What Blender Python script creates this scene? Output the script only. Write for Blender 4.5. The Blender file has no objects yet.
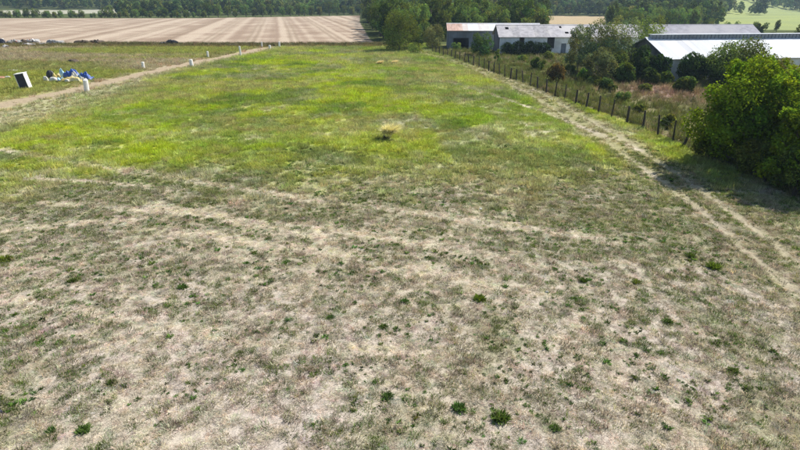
import bpy, math
import numpy as np

# ------------------------------------------------------------------ camera, sky, sun, exposure
scene = bpy.context.scene
COL = scene.collection
CAM_H, PITCH, FPX = 11.0, math.radians(22.7), 540.0
cd = bpy.data.cameras.new('camera'); cam = bpy.data.objects.new('camera', cd); COL.objects.link(cam)
cam.location = (0, 0, CAM_H); cam.rotation_euler = (math.radians(90) - PITCH, 0, 0)
cd.sensor_width = 36.0; cd.lens = 36.0 * FPX / 800.0; cd.clip_start = 0.1; cd.clip_end = 9000
scene.camera = cam

SUN_EL, SUN_AZ = math.radians(47), math.radians(56)        # azimuth from +Y towards +X
world = bpy.data.worlds.new('World'); scene.world = world; world.use_nodes = True
wn = world.node_tree.nodes; wn.clear()
sky = wn.new('ShaderNodeTexSky'); sky.sky_type = 'NISHITA'; sky.sun_disc = False
sky.sun_elevation = SUN_EL; sky.sun_rotation = SUN_AZ; sky.air_density = 1.2; sky.dust_density = 1.0
bg = wn.new('ShaderNodeBackground'); bg.inputs[1].default_value = 0.08
wo = wn.new('ShaderNodeOutputWorld')
world.node_tree.links.new(sky.outputs[0], bg.inputs[0]); world.node_tree.links.new(bg.outputs[0], wo.inputs[0])
sl = bpy.data.lights.new('sun', 'SUN'); sl.energy = 5.0; sl.angle = math.radians(0.53); sl.color = (1.0, 0.95, 0.87)
so = bpy.data.objects.new('sun', sl); COL.objects.link(so)
so.rotation_euler = (math.pi / 2 - SUN_EL, 0, math.pi - SUN_AZ); so.location = (60, 60, 120)
vs = scene.view_settings
vs.view_transform = 'Standard'; vs.look = 'None'; vs.gamma = 1.0; vs.use_curve_mapping = False; vs.exposure = 0.74
scene.cycles.max_bounces = 4; scene.cycles.diffuse_bounces = 2; scene.cycles.transmission_bounces = 2; scene.cycles.use_denoising = True; scene.cycles.denoiser = 'OPENIMAGEDENOISE'; scene.cycles.denoising_prefilter = 'NONE'
scene.cycles.volume_bounces = 0; scene.cycles.transparent_max_bounces = 4

# ------------------------------------------------------------------ helpers
RNG = np.random.default_rng(7)

def up(px, py):
    """ground point (z = 0) seen at a pixel of the 800 x 450 photograph, with its scale in pixels per metre"""
    dx = (px - 400) / FPX; dy = (225 - py) / FPX
    vy = math.cos(PITCH) + dy * math.sin(PITCH); vz = -math.sin(PITCH) + dy * math.cos(PITCH)
    t = CAM_H / -vz
    return dx * t, vy * t, FPX / t

_TAB = np.random.default_rng(11).random((256, 256)).astype(np.float64)
def vnoise(x, y):
    xi = np.floor(x).astype(int); yi = np.floor(y).astype(int)
    fx = x - xi; fy = y - yi
    fx = fx * fx * (3 - 2 * fx); fy = fy * fy * (3 - 2 * fy)
    a = _TAB[xi & 255, yi & 255]; b = _TAB[(xi + 1) & 255, yi & 255]
    c = _TAB[xi & 255, (yi + 1) & 255]; d = _TAB[(xi + 1) & 255, (yi + 1) & 255]
    return (a * (1 - fx) + b * fx) * (1 - fy) + (c * (1 - fx) + d * fx) * fy
def fbm(x, y, s, o=4, off=0.0):
    v = 0; a = .5; tot = 0
    x = x * s + off; y = y * s + off * 1.7
    for k in range(o):
        v = v + a * vnoise(x, y); tot += a
        x, y = 1.6 * x - 1.2 * y + 17.3, 1.2 * x + 1.6 * y + 5.1; a *= .5
    return v / tot
def sm(a, b, v):
    t = np.clip((v - a) / (b - a), 0, 1); return t * t * (3 - 2 * t)

def mesh_np(name, v, f, mats=(), attrs=None, smooth=False, mat_idx=None):
    """v (n,3); f list of int arrays (m,3) or (m,4)"""
    me = bpy.data.meshes.new(name)
    if not isinstance(f, (list, tuple)): f = [f]
    f = [np.asarray(q, dtype=np.int32) for q in f if len(q)]
    v = np.asarray(v, dtype=np.float32)
    me.vertices.add(len(v)); me.vertices.foreach_set('co', v.ravel())
    li = np.concatenate([q.ravel() for q in f])
    tot = np.concatenate([np.full(len(q), q.shape[1], np.int32) for q in f])
    st = np.concatenate([[0], np.cumsum(tot)[:-1]]).astype(np.int32)
    me.loops.add(len(li)); me.loops.foreach_set('vertex_index', li)
    me.polygons.add(len(tot)); me.polygons.foreach_set('loop_start', st)
    me.polygons.foreach_set('loop_total', tot)
    me.polygons.foreach_set('use_smooth', np.full(len(tot), bool(smooth)))
    for m in mats: me.materials.append(m)
    if mat_idx is not None: me.polygons.foreach_set('material_index', np.asarray(mat_idx, np.int32))
    for k, a in (attrs or {}).items():
        a = np.asarray(a, np.float32)
        if a.ndim == 1:
            at = me.attributes.new(k, 'FLOAT', 'POINT'); at.data.foreach_set('value', a)
        else:
            at = me.attributes.new(k, 'FLOAT_COLOR', 'POINT')
            at.data.foreach_set('color', np.concatenate([a, np.ones((len(a), 1), np.float32)], 1).ravel())
    me.update(calc_edges=True)
    return me

def obj(name, me, parent=None, loc=None, rotz=None):
    o = bpy.data.objects.new(name, me); COL.objects.link(o)
    if parent is not None: o.parent = parent
    if loc is not None: o.location = loc
    if rotz is not None: o.rotation_euler = (0, 0, rotz)
    return o
def tag(o, label=None, cat=None, group=None, kind=None):
    if label: o['label'] = label
    if cat: o['category'] = cat
    if group: o['group'] = group
    if kind: o['kind'] = kind
    return o
def thing(name, label, cat, loc=(0, 0, 0), rotz=0, group=None):
    o = bpy.data.objects.new(name, None); COL.objects.link(o); o.empty_display_size = .3
    o.location = loc; o.rotation_euler = (0, 0, rotz)
    return tag(o, label, cat, group)

class MB:
    """collects boxes, tubes and patches, then makes one mesh"""
    def __init__(s): s.v = []; s.q = []; s.t = []; s.n = 0
    def add(s, v, q=(), t=()):
        v = np.asarray(v, float).reshape(-1, 3)
        s.v.append(v)
        if len(q): s.q.append(np.asarray(q, int).reshape(-1, 4) + s.n)
        if len(t): s.t.append(np.asarray(t, int).reshape(-1, 3) + s.n)
        s.n += len(v); return s
    def box(s, x0, x1, y0, y1, z0, z1):
        return s.hexa([(x0,y0,z0),(x1,y0,z0),(x1,y1,z0),(x0,y1,z0),(x0,y0,z1),(x1,y0,z1),(x1,y1,z1),(x0,y1,z1)])
    def hexa(s, v):
        return s.add(v, [(0,3,2,1),(4,5,6,7),(0,1,5,4),(1,2,6,5),(2,3,7,6),(3,0,4,7)])
    def slab(s, a, b, c, d, th):
        """quad a b c d, thickened below along its normal"""
        p = np.array([a, b, c, d], float); n = np.cross(p[1]-p[0], p[3]-p[0]); n /= np.linalg.norm(n)
        return s.hexa(np.concatenate([p - n*th, p]))
    def tube(s, pts, rad, k=6):
        pts = np.asarray(pts, float); n = len(pts)
        rad = np.broadcast_to(np.asarray(rad, float), (n,))
        d = np.gradient(pts, axis=0); d /= np.linalg.norm(d, axis=1)[:, None] + 1e-9
        ref = np.array([0, 0, 1.0]) if abs(d[0][2]) < .9 else np.array([1.0, 0, 0])
        u = np.cross(d, ref); u /= np.linalg.norm(u, axis=1)[:, None] + 1e-9
        w = np.cross(d, u)
        a = np.arange(k) * 2 * math.pi / k
        V = pts[:, None] + rad[:, None, None] * (np.cos(a)[None, :, None] * u[:, None] + np.sin(a)[None, :, None] * w[:, None])
        q = []
        for i in range(n - 1):
            for j in range(k):
                q.append((i*k+j, i*k+(j+1) % k, (i+1)*k+(j+1) % k, (i+1)*k+j))
        V = np.concatenate([V.reshape(-1, 3), pts[:1], pts[-1:]])
        t = [(n*k, (j+1) % k, j) for j in range(k)] + [(n*k+1, (n-1)*k+j, (n-1)*k+(j+1) % k) for j in range(k)]
        return s.add(V, q, t)
    def mesh(s, name, mat, smooth=False, attrs=None):
        f = []
        if s.q: f.append(np.concatenate(s.q))
        if s.t: f.append(np.concatenate(s.t))
        return mesh_np(name, np.concatenate(s.v), f, [mat] if mat else [], attrs, smooth)
    def build(s, name, mat, parent=None, smooth=False):
        return obj(name, s.mesh(name, mat, smooth), parent)

# ------------------------------------------------------------------ materials
def new_mat(name):
    m = bpy.data.materials.new(name); m.use_nodes = True; nt = m.node_tree
    for n in list(nt.nodes): nt.nodes.remove(n)
    out = nt.nodes.new('ShaderNodeOutputMaterial')
    return m, nt, out
def N(nt, t, **kw):
    n = nt.nodes.new(t)
    for k, v in kw.items(): setattr(n, k, v)
    return n
def mixc(nt, fac, a, b, mode='MIX'):
    n = nt.nodes.new('ShaderNodeMix'); n.data_type = 'RGBA'; n.blend_type = mode
    for s, v in ((n.inputs[0], fac), (n.inputs[6], a), (n.inputs[7], b)):
        if hasattr(v, 'links') or isinstance(v, bpy.types.NodeSocket): nt.links.new(v, s)
        elif isinstance(v, (int, float)): s.default_value = v
        else: s.default_value = (*v, 1)
    return n.outputs[2]
def noise(nt, scale, detail=4, rough=.55, vec=None):
    n = nt.nodes.new('ShaderNodeTexNoise'); n.inputs['Scale'].default_value = scale
    n.inputs['Detail'].default_value = detail; n.inputs['Roughness'].default_value = rough
    if vec is not None: nt.links.new(vec, n.inputs['Vector'])
    return n
def ramp(nt, fac, stops):
    r = nt.nodes.new('ShaderNodeValToRGB'); cr = r.color_ramp
    while len(cr.elements) < len(stops): cr.elements.new(.5)
    for e, (p, c) in zip(cr.elements, stops):
        e.position = p; e.color = (*c, 1) if not isinstance(c, (int, float)) else (c, c, c, 1)
    nt.links.new(fac, r.inputs[0]); return r.outputs[0]

def rough_mat(name, col, var=.35, scale=6, rough=.85, bump=.25, metallic=0, col2=None, stretch=(1, 1, 1)):
    """weathered plain surface: base colour with blotches, streaks and fine relief"""
    m, nt, out = new_mat(name)
    b = N(nt, 'ShaderNodeBsdfPrincipled'); b.inputs['Roughness'].default_value = rough; b.inputs['Metallic'].default_value = metallic
    tc = N(nt, 'ShaderNodeTexCoord'); mp = N(nt, 'ShaderNodeMapping'); mp.inputs['Scale'].default_value = stretch
    nt.links.new(tc.outputs['Object'], mp.inputs[0])
    n1 = noise(nt, scale, 5, .6, mp.outputs[0]); n2 = noise(nt, scale * .17, 3, .5, mp.outputs[0])
    c = np.array(col)
    base = mixc(nt, ramp(nt, n1.outputs[0], [(.3, 0), (.7, 1)]), c * (1 - var), np.minimum(c * (1 + var), .95))
    if col2 is not None:
        base = mixc(nt, ramp(nt, n2.outputs[0], [(.48, 0), (.66, 1)]), base, col2)
    nt.links.new(base, b.inputs['Base Color'])
    bp = N(nt, 'ShaderNodeBump'); bp.inputs['Strength'].default_value = bump; bp.inputs['Distance'].default_value = .02
    nt.links.new(n1.outputs[0], bp.inputs['Height']); nt.links.new(bp.outputs[0], b.inputs['Normal'])
    nt.links.new(b.outputs[0], out.inputs[0]); return m

def leaf_mat(name, inst=False, trans=.35, col=None, var=.25):
    """foliage / grass: colour from the 'tint' attribute (of the instance when inst) times the blade's own shade"""
    m, nt, out = new_mat(name)
    sh = N(nt, 'ShaderNodeAttribute', attribute_name='shade')
    if col is None:
        at = N(nt, 'ShaderNodeAttribute', attribute_name='tint'); at.attribute_type = 'INSTANCER' if inst else 'GEOMETRY'
        base = at.outputs['Color']
    else:
        oi = N(nt, 'ShaderNodeObjectInfo')
        hs = N(nt, 'ShaderNodeHueSaturation')
        mr = N(nt, 'ShaderNodeMapRange'); mr.inputs['To Min'].default_value = .475; mr.inputs['To Max'].default_value = .52
        mv = N(nt, 'ShaderNodeMapRange'); mv.inputs['To Min'].default_value = 1 - var; mv.inputs['To Max'].default_value = 1 + var
        mm = N(nt, 'ShaderNodeMath', operation='FRACT'); mu = N(nt, 'ShaderNodeMath', operation='MULTIPLY'); mu.inputs[1].default_value = 17.3
        nt.links.new(oi.outputs['Random'], mr.inputs[0]); nt.links.new(oi.outputs['Random'], mu.inputs[0])
        nt.links.new(mu.outputs[0], mm.inputs[0]); nt.links.new(mm.outputs[0], mv.inputs[0])
        nt.links.new(mr.outputs[0], hs.inputs['Hue']); nt.links.new(mv.outputs[0], hs.inputs['Value'])
        hs.inputs['Color'].default_value = (*col, 1); base = hs.outputs[0]
    c = mixc(nt, 1.0, base, sh.outputs['Color'], 'MULTIPLY')
    d = N(nt, 'ShaderNodeBsdfDiffuse'); t = N(nt, 'ShaderNodeBsdfTranslucent'); x = N(nt, 'ShaderNodeMixShader'); x.inputs[0].default_value = trans
    warm = mixc(nt, 1.0, c, (1.15, 1.1, .55) if not inst else (1.08, 1.06, .85), 'MULTIPLY')
    nt.links.new(c, d.inputs[0]); nt.links.new(warm, t.inputs[0])
    nt.links.new(d.outputs[0], x.inputs[1]); nt.links.new(t.outputs[0], x.inputs[2])
    nt.links.new(x.outputs[0], out.inputs[0]); return m

def ground_mat():
    m, nt, out = new_mat('ground_soil_and_turf')
    b = N(nt, 'ShaderNodeBsdfDiffuse')
    geo = N(nt, 'ShaderNodeNewGeometry')
    at = N(nt, 'ShaderNodeAttribute', attribute_name='tint')
    n1 = noise(nt, 14, 5, .65, geo.outputs['Position']); n2 = noise(nt, 2.2, 4, .6, geo.outputs['Position'])
    n3 = noise(nt, 5.5, 3, .6, geo.outputs['Position'])
    f = mixc(nt, .45, ramp(nt, n1.outputs[0], [(.3, .45), (.7, 1.5)]), ramp(nt, n2.outputs[0], [(.3, .6), (.7, 1.35)]))
    c = mixc(nt, 1.0, at.outputs['Color'], f, 'MULTIPLY')
    c = mixc(nt, ramp(nt, n3.outputs[0], [(.55, 0), (.72, .45)]), c, mixc(nt, .5, at.outputs['Color'], (.10, .12, .05)))
    nt.links.new(c, b.inputs[0])
    bp = N(nt, 'ShaderNodeBump'); bp.inputs['Strength'].default_value = .6; bp.inputs['Distance'].default_value = .04
    nt.links.new(n1.outputs[0], bp.inputs['Height']); nt.links.new(bp.outputs[0], b.inputs['Normal'])
    nt.links.new(b.outputs[0], out.inputs[0]); return m

M = dict(
    ground=ground_mat(),
    grass=leaf_mat('grass_blades', inst=True, trans=.38),
    forest=leaf_mat('far_wood_leaves', inst=True, trans=.2),
    bark=rough_mat('bark', (.10, .08, .06), .4, 9, .95, .6),
    bark_pale=rough_mat('pale_bark', (.22, .19, .16), .4, 9, .95, .6),
    post=rough_mat('old_fence_wood', (.045, .037, .030), .4, 7, .95, .5, stretch=(1, 1, .2)),
    wire=rough_mat('rusty_wire', (.12, .10, .09), .2, 5, .6, .1),
    white=rough_mat('white_paint_worn', (.74, .73, .70), .12, 5, .7, .2, col2=(.55, .52, .47)),
    plaster=rough_mat('stained_white_plaster', (.80, .80, .80), .14, 1.6, .9, .3, col2=(.58, .57, .55)),
    greywall=rough_mat('weathered_grey_blue_boards', (.19, .21, .25), .25, 2.5, .9, .4, stretch=(1, 1, .25), col2=(.13, .14, .16)),
    darkwall=rough_mat('gable_wall_painted_shade', (.10, .095, .10), .4, 1.5, .95, .4, col2=(.17, .16, .17)),  # shade on the gable ends painted into the wall colour
    metalroof=rough_mat('pale_metal_roof', (.54, .55, .58), .10, 1.2, .55, .1, metallic=.0, col2=(.55, .55, .57), stretch=(1, .2, .2)),
    rustroof=rough_mat('rusty_roof_sheet', (.40, .26, .21), .35, 1.8, .85, .2, col2=(.5, .42, .38), stretch=(1, .25, .25)),
    tileroof=rough_mat('lichened_grey_roof', (.36, .345, .36), .28, 1.3, .95, .5, col2=(.47, .45, .45)),
    whiteroof=rough_mat('white_corrugated_roof', (.50, .53, .57), .12, 1.4, .8, .1, col2=(.42, .44, .48), stretch=(1, .2, .2)),
    whiteroof_b=rough_mat('white_roof_greyed_sheet', (.45, .475, .51), .14, 1.8, .8, .1, col2=(.37, .38, .41), stretch=(1, .2, .2)),
    tileroof_b=rough_mat('lichened_roof_darker_sheet', (.30, .29, .305), .35, 1.7, .95, .5, col2=(.42, .40, .38)),
    metalroof_b=rough_mat('pale_roof_stained_sheet', (.52, .50, .50), .18, 1.7, .7, .1, col2=(.44, .37, .33), stretch=(1, .2, .2)),
    greyroof=rough_mat('old_grey_slates', (.27, .265, .30), .25, .9, .95, .5, col2=(.33, .32, .34)),
    hole=rough_mat('dark_interior', (.015, .015, .017), .3, 3, .95, .1),
    wood=rough_mat('grey_old_door_boards', (.16, .18, .21), .3, 4, .9, .3, stretch=(1, 1, .2)),
    glass=rough_mat('dusty_window_glass', (.05, .06, .07), .2, 3, .25, .05),
    blue=rough_mat('blue_tarpaulin', (.025, .075, .30), .35, 3, .45, .3),
    paleblue=rough_mat('pale_blue_sheeting', (.33, .55, .68), .2, 3, .5, .3),
    yellow=rough_mat('yellow_cloth', (.60, .47, .17), .3, 4, .8, .3, col2=(.7, .66, .5)),
    black=rough_mat('black_plastic', (.02, .02, .024), .4, 4, .5, .3),
    sack=rough_mat('dirty_white_sack', (.62, .60, .55), .2, 5, .85, .4, col2=(.35, .33, .3)),
    earth=rough_mat('dark_dug_earth', (.075, .055, .04), .4, 5, .95, .8),
    brick=rough_mat('reddish_board', (.42, .20, .15), .3, 4, .9, .3),
    navy=rough_mat('dark_navy_panel', (.022, .024, .045), .4, 4, .6, .1),
    stone=rough_mat('grey_rubble_stone', (.33, .32, .31), .35, 4, .95, .6),
)

# ------------------------------------------------------------------ terrain
SD = np.array([-.209, .978])                                   # direction in which the field is worked
TR = np.array([(-60, -60), (-52, 10), (-47.6, 45), (-43.2, 71.4), (-39.3, 98.2), (-36.2, 116), (-33.2, 135), (-30.5, 150)])
FT = np.array([(15, -40), (16.4, 8), (17.0, 18), (17.4, 23), (18.0, 31), (18.2, 45), (17.2, 68), (13.5, 94), (8.1, 114), (2.0, 131), (-5, 146)])
FE = np.array([(24.6, 22.), (23.6, 34), (22.8, 42.6), (22.4, 48.9), (21.0, 55.6), (19.8, 61.9), (18.1, 72.2), (14.3, 95.3), (9.6, 116), (6.8, 127.4)])

def pl_x(P, y): return np.interp(y, P[:, 1], P[:, 0])
def poly_dist(x, y, P):
    d = np.full(x.shape, 1e9)
    for (x0, y0), (x1, y1) in zip(P[:-1], P[1:]):
        dx, dy = x1 - x0, y1 - y0
        t = np.clip(((x - x0) * dx + (y - y0) * dy) / (dx*dx + dy*dy), 0, 1)
        d = np.minimum(d, np.hypot(x - x0 - t*dx, y - y0 - t*dy))
    return d
STREAKS = [([(0,150),(80,164),(160,177),(240,188),(330,200),(450,216),(600,238)], .45),
           ([(40,203),(130,209),(200,214),(270,228),(330,238)], .35),
           ([(150,232),(215,236),(270,246),(340,257),(400,268),(460,280),(540,292)], .40),
           ([(0,178),(90,182),(180,190)], .3),
           ([(150,205),(230,220),(300,224),(380,236),(470,252),(560,268)], .35), ([(0,232),(60,226),(130,222)], .35), ([(300,290),(330,250),(312,225)], .35), ([(0,300),(120,318),(260,345),(420,352)], .3),
           ([(560,340),(640,395),(700,450)], .4),
           ([(640,150),(560,118),(500,98),(450,84)], .35)]
STREAKS = [(np.array([up(*p)[:2] for p in P]), w) for P, w in STREAKS]

def hill(x, y):
    a = np.arctan2(x, np.maximum(y, 1.0)); D = np.hypot(x, y)
    start = 470 + 170 * sm(.02, -.30, a)
    start = start + 160 * sm(.50, .62, a)
    t = np.maximum(D - start, 0)
    h = .11 * t * t / (t + 90) * (.75 + .6 * fbm(x, y, .0022, 3, 4.0))
    return np.where(y > 0, np.minimum(h, 190), 0)
def height(x, y):
    x = np.asarray(x, float); y = np.asarray(y, float)
    D = np.hypot(x, y)
    z = (fbm(x, y, .05, 3, 2.) - .5) * .25 * sm(400, 150, D) + (fbm(x, y, .45, 2, 8.) - .5) * .07 * sm(60, 30, D)
    c = pl_x(FT, y)                                            # wheel ruts worn into the farm track
    r = np.minimum(np.abs(x - c - .85), np.abs(x - c + .85))
    z = z - .07 * sm(.5, .1, r) * (y < 146) * (y > -40)
    return z + hill(x, y)
def hz(x, y): return float(height(np.array([x]), np.array([y]))[0])

def stub_mask(x, y):
    s0 = 145.5 + 7.0 * (fbm(x, y, .08, 2, 3.) - .5) - .055 * (x + 30) * (x < -30)
    right = np.interp(y, [140, 155, 170, 300, 420], [-4, -7, -9, -21, -29])
    return (y > s0) & (y < 358 + np.clip((x + 130) * .62, 0, 64)) & (x < right) & (x > -420)

def tint(x, y):
    """albedo of the bare ground and matted turf, plus masks that the scattered grass follows"""
    D = np.hypot(x, y)
    n_big = fbm(x, y, .045, 4, 1.); n_mid = fbm(x, y, .16, 4, 5.); n_sm = fbm(x, y, .7, 4, 9.)
    # lush field
    edge = 36.5 + 8 * (n_big - .5) * 2 + 16 * (n_mid - .5) - 4.0 * sm(-2, 14, x) + 2.0 * sm(-8, -25, x)
    lush = sm(-9, 7, y - edge) * np.clip(.70 + 1.0 * (n_mid - .42) + .9 * (n_sm - .5), 0, 1)
    semi = sm(15, 31, y + 9 * (n_mid - .5) * 2) * np.clip(.45 + 1.6 * (n_sm - .45) + 1.2 * (n_mid - .5), 0, 1)
    semi = np.maximum(semi, sm(.60, .75, fbm(x, y, .28, 4, 21.)) * .55)
    straw = np.array([.40, .35, .275]); soil = np.array([.42, .365, .315]); olive = np.array([.165, .170, .065])
    green = np.array([.245, .335, .030]); ygreen = np.array([.335, .405, .022]); dgreen = np.array([.145, .22, .038])
    def mx(a, b, t): return a * (1 - t[..., None]) + b * t[..., None]
    c = mx(straw * np.ones(x.shape + (3,)), soil, sm(.4, .62, n_mid))
    c = mx(c, olive, np.clip(semi, 0, .85))
    g = mx(np.broadcast_to(green, c.shape), ygreen, sm(.42, .62, fbm(x, y, .07, 4, 13.) + .10 * sm(6, -20, x)))
    g = mx(g, dgreen, sm(.50, .64, fbm(x, y, .16, 4, 31.)) * .85)
    g = mx(g, np.array([.33, .315, .13]), sm(.48, .66, n_sm * .5 + fbm(x, y, .12, 4, 37.) * .5) * .9)
    c = mx(c, g, lush)
    # strip beside the farm track and left meadow
    dT = x - pl_x(TR, y); dF = x - pl_x(FT, y); dFe = x - pl_x(FE, y)
    left = (dT < 0) * sm(151, 148, y)
    lm = mx(np.broadcast_to(np.array([.235, .235, .085]), c.shape), np.array([.33, .28, .185]), sm(.36, .54, fbm(x * .35, y, .09, 4, 41.)))
    lm = mx(lm, np.array([.24, .265, .05]), sm(.5, .66, fbm(x * .3, y, .07, 3, 47.)) * .8)
    c = mx(c, lm, left.astype(float) * sm(0, -1.5, dT))
    lush = lush * (1 - .85 * left)
    # pale verge beside the dirt track
    vg = sm(5.0 + 4 * (n_mid - .5) + 5.5 * sm(95, 55, y), 1.0, np.abs(dT - 1.0 - 4.0 * sm(95, 50, y))) * (y < 150) * .9
    c = mx(c, np.array([.36, .33, .215]), vg * np.clip(.75 + 1.5 * (n_sm - .4), 0, 1)); lush = lush * (1 - .9 * vg)
    tr = sm(2.8 + 1.6 * (n_sm - .5) * 2, .9, np.abs(dT + (n_mid - .5) * 1.2)) * (y < 150)
    c = mx(c, np.array([.33, .255, .185]), tr * .85); lush = lush * (1 - tr); semi = semi * (1 - tr)
    # farm track: two worn wheel lines
    nr = (fbm(x, y, .55, 3, 61.) - .5)
    rut = np.maximum(sm(.55, .12, np.abs(dF - .85 + nr * .16)), sm(.55, .12, np.abs(dF + .85 + nr * .16))) * sm(150, 132, y)
    band = sm(2.7, 1.3, np.abs(dF + nr * .8)) * sm(150, 132, y)
    c = mx(c, np.array([.265, .235, .145]), band * .75 * np.interp(y, [60, 105], [1, .6])); lush = lush * (1 - .85 * band)
    wear = np.clip(.55 + 1.4 * (fbm(x, y, .35, 3, 71.) - .5), .25, 1) * np.interp(y, [15, 40, 75, 95, 118], [1.0, .8, .6, .5, .2])
    c = mx(c, np.array([.355, .31, .24]), rut * wear); lush = lush * (1 - rut * .85); semi = semi * (1 - rut * .85)
    # old wheel marks across the field
    stk = np.zeros(x.shape)
    for P, w in STREAKS:
        d = poly_dist(x, y, P)
        s = sm(w * 1.9, w * .4, d + (n_sm - .5) * .45) * np.clip(.55 + 1.8 * (fbm(x, y, .3, 2, 81.) - .4), .45, 1)
        c = mx(c, np.array([.43, .375, .29]), s); stk = np.maximum(stk, s); lush = lush * (1 - s); semi = semi * (1 - s)
    # beyond the fence: rough ground
    rough = (dFe > .2) & (y > 15) & (y < 160)
    rc = mx(np.broadcast_to(np.array([.125, .13, .05]), c.shape), np.array([.20, .175, .095]), sm(.45, .68, n_mid))
    px, py, _ = up(662, 91)
    pink = np.exp(-((x - px) / 5) ** 2 - ((y - py) / 7) ** 2)
    rc = mx(rc, np.array([.26, .185, .15]), np.clip(pink * 1.3, 0, 1))
    c = np.where(rough[..., None], rc, c); lush = np.where(rough, 0, lush)
    # stubble
    st = stub_mask(x, y)
    s = x * SD[1] - y * SD[0]
    s = s + .8 * (fbm(x, y, .03, 2, 91.) - .5)
    stripe = .4 * vnoise(s * .5, s * 0 + 3.5) + .25 * vnoise(s * 1.1, s * 0 + 9.5) + .35 * fbm(x, y, .16, 4, 95.)
    sc_ = mx(np.broadcast_to(np.array([.255, .19, .142]), c.shape), np.array([.405, .33, .255]), sm(.34, .62, stripe))
    tram = np.minimum(np.abs((s % 12.7) - 4), np.abs((s % 12.7) - 6.0)) + .25 * (fbm(x, y, .2, 2, 97.) - .5)
    sc_ = mx(sc_, np.array([.20, .15, .105]), sm(.9, .2, tram) * .6)
    c = np.where(st[..., None], sc_, c); lush = np.where(st, 0, lush)
    # far ground: pale fields left and right, wood floor elsewhere
    far = (y > 150) & ~st
    a = x / np.maximum(y, 1)
    fc = np.broadcast_to(np.array([.075, .09, .035]), c.shape).copy()
    pale = far & (((a < -.25) & (D > 545) & (D < 670)) )
    fc[pale] = (.33, .32, .25)
    tanf = far & (a > .20) & (a < .40) & (D > 285) & (D < 425)
    fc[tanf] = (.36, .285, .18)
    mead = far & (a > .50) & (D > 265) & (D < 830)
    fc[mead] = np.stack([.25 + .1 * (n_big[mead] - .5), .285 + .1 * (n_big[mead] - .5), .12 + 0 * n_big[mead]], -1)
    mar = (y > 139) & (y < 150) & ~st & (x < 0)                  # weedy balk at the field's end
    fc[mar] = (.17, .145, .06)
    c = np.where((far | mar)[..., None], fc, c); lush = np.where(far, 0, lush)
    behind = y < 5
    lush = np.where(behind, 0, lush)
    return c, dict(lush=lush, semi=np.clip(semi, 0, 1), track=tr, rut=rut, stub=st, far=far, rough=rough, left=left, pink=pink, band=band, stk=stk, verge=vg)

def spaced(a, b, s0, g=1.0):
    out = [a]; s = s0
    while out[-1] < b: out.append(out[-1] + s); s *= g
    return out
xs_p = spaced(0, 34, .34) ; xs_p += spaced(xs_p[-1] + .5, 62, .5); xs_p += spaced(xs_p[-1] + .7, 140, .8, 1.012); xs_p += spaced(xs_p[-1] + 3, 3200, 3, 1.06)
xs = np.array([-v for v in xs_p[:0:-1]] + xs_p)
ys = np.array(sorted([-v for v in spaced(2, 700, 3, 1.15)]) + spaced(0, 8, 1.0)[:-1] + spaced(8, 60, .34) + spaced(60.4, 160, .55) + spaced(161, 440, 1.6, 1.012) + spaced(446, 3600, 7, 1.035))
GX, GY = np.meshgrid(xs, ys)
gz = height(GX, GY)
gc, gm = tint(GX, GY)
V = np.stack([GX, GY, gz], -1).reshape(-1, 3); Cc = gc.reshape(-1, 3)
nx, ny = len(xs), len(ys)
ii = (np.arange(ny - 1)[:, None] * nx + np.arange(nx - 1)[None]).reshape(-1)
Q = np.stack([ii, ii + 1, ii + nx + 1, ii + nx], 1)
cx, cy = V[Q][:, :, 0].mean(1), V[Q][:, :, 1].mean(1)
cls = np.zeros(len(Q), int)
cls[stub_mask(cx, cy)] = 1
cls[(np.abs(cx - pl_x(TR, cy)) < 2.0) & (cy < 149) & (cy > -58)] = 2
cls[(np.abs(cx - pl_x(FT, cy)) < 1.75) & (cy < 142) & (cy > -38)] = 3
for k, nm in enumerate(('ground', 'stubble_field', 'dirt_track', 'farm_track')):
    q = Q[cls == k]
    used = np.unique(q); re = np.zeros(len(V), int); re[used] = np.arange(len(used))
    o = obj(nm, mesh_np(nm, V[used], [re[q]], [M['ground']], {'tint': Cc[used]}, smooth=True))
    tag(o, ['dry grass field turning bright green towards the back', 'pale striped stubble field beyond the green field',
            'dirt track along the left side of the field', 'farm track of two worn wheel ruts beside the fence'][k], ['ground', 'field', 'track', 'track'][k], kind='structure')

# ------------------------------------------------------------------ grass
def blades(rng, n, rad, lmin, lmax, w, tilt0, tilt1, shade=(.6, 1.3), bend=.4, clump=None):
    """n three-triangle blades rooted in a disc"""
    a = rng.random(n) * 2 * math.pi; r = rad * np.sqrt(rng.random(n))
    bx, by = r * np.cos(a), r * np.sin(a)
    L = rng.uniform(lmin, lmax, n); ti = np.radians(rng.uniform(tilt0, tilt1, n))
    az = a + rng.normal(0, .9, n); ww = w * rng.uniform(.6, 1.4, n)
    d = np.stack([np.sin(ti) * np.cos(az), np.sin(ti) * np.sin(az), np.cos(ti)], 1)
    s = np.stack([-np.sin(az), np.cos(az), np.zeros(n)], 1)
    rt = rng.normal(0, .8, n)[:, None]; s = s * np.cos(rt) + np.cross(d, s) * np.sin(rt)
    b = np.stack([bx, by, np.full(n, -.01)], 1)
    mid = b + d * (L * .55)[:, None]
    d2 = d + np.stack([np.cos(az), np.sin(az), -np.ones(n) * .6], 1) * bend * rng.random(n)[:, None]
    d2 /= np.linalg.norm(d2, axis=1)[:, None]
    tip = mid + d2 * (L * .5)[:, None]
    tip[:, 2] = np.maximum(tip[:, 2], .012); mid[:, 2] = np.maximum(mid[:, 2], .01)
    h = s * (ww / 2)[:, None]
    Vv = np.stack([b - h, b + h, mid + h * .8, mid - h * .8, tip], 1).reshape(-1, 3)
    i = np.arange(n)[:, None] * 5
    T = np.concatenate([i + [0, 1, 2], i + [0, 2, 3], i + [3, 2, 4]], 0)
    sh = np.repeat(rng.uniform(*shade, n), 5)
    return Vv, T, sh
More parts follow.
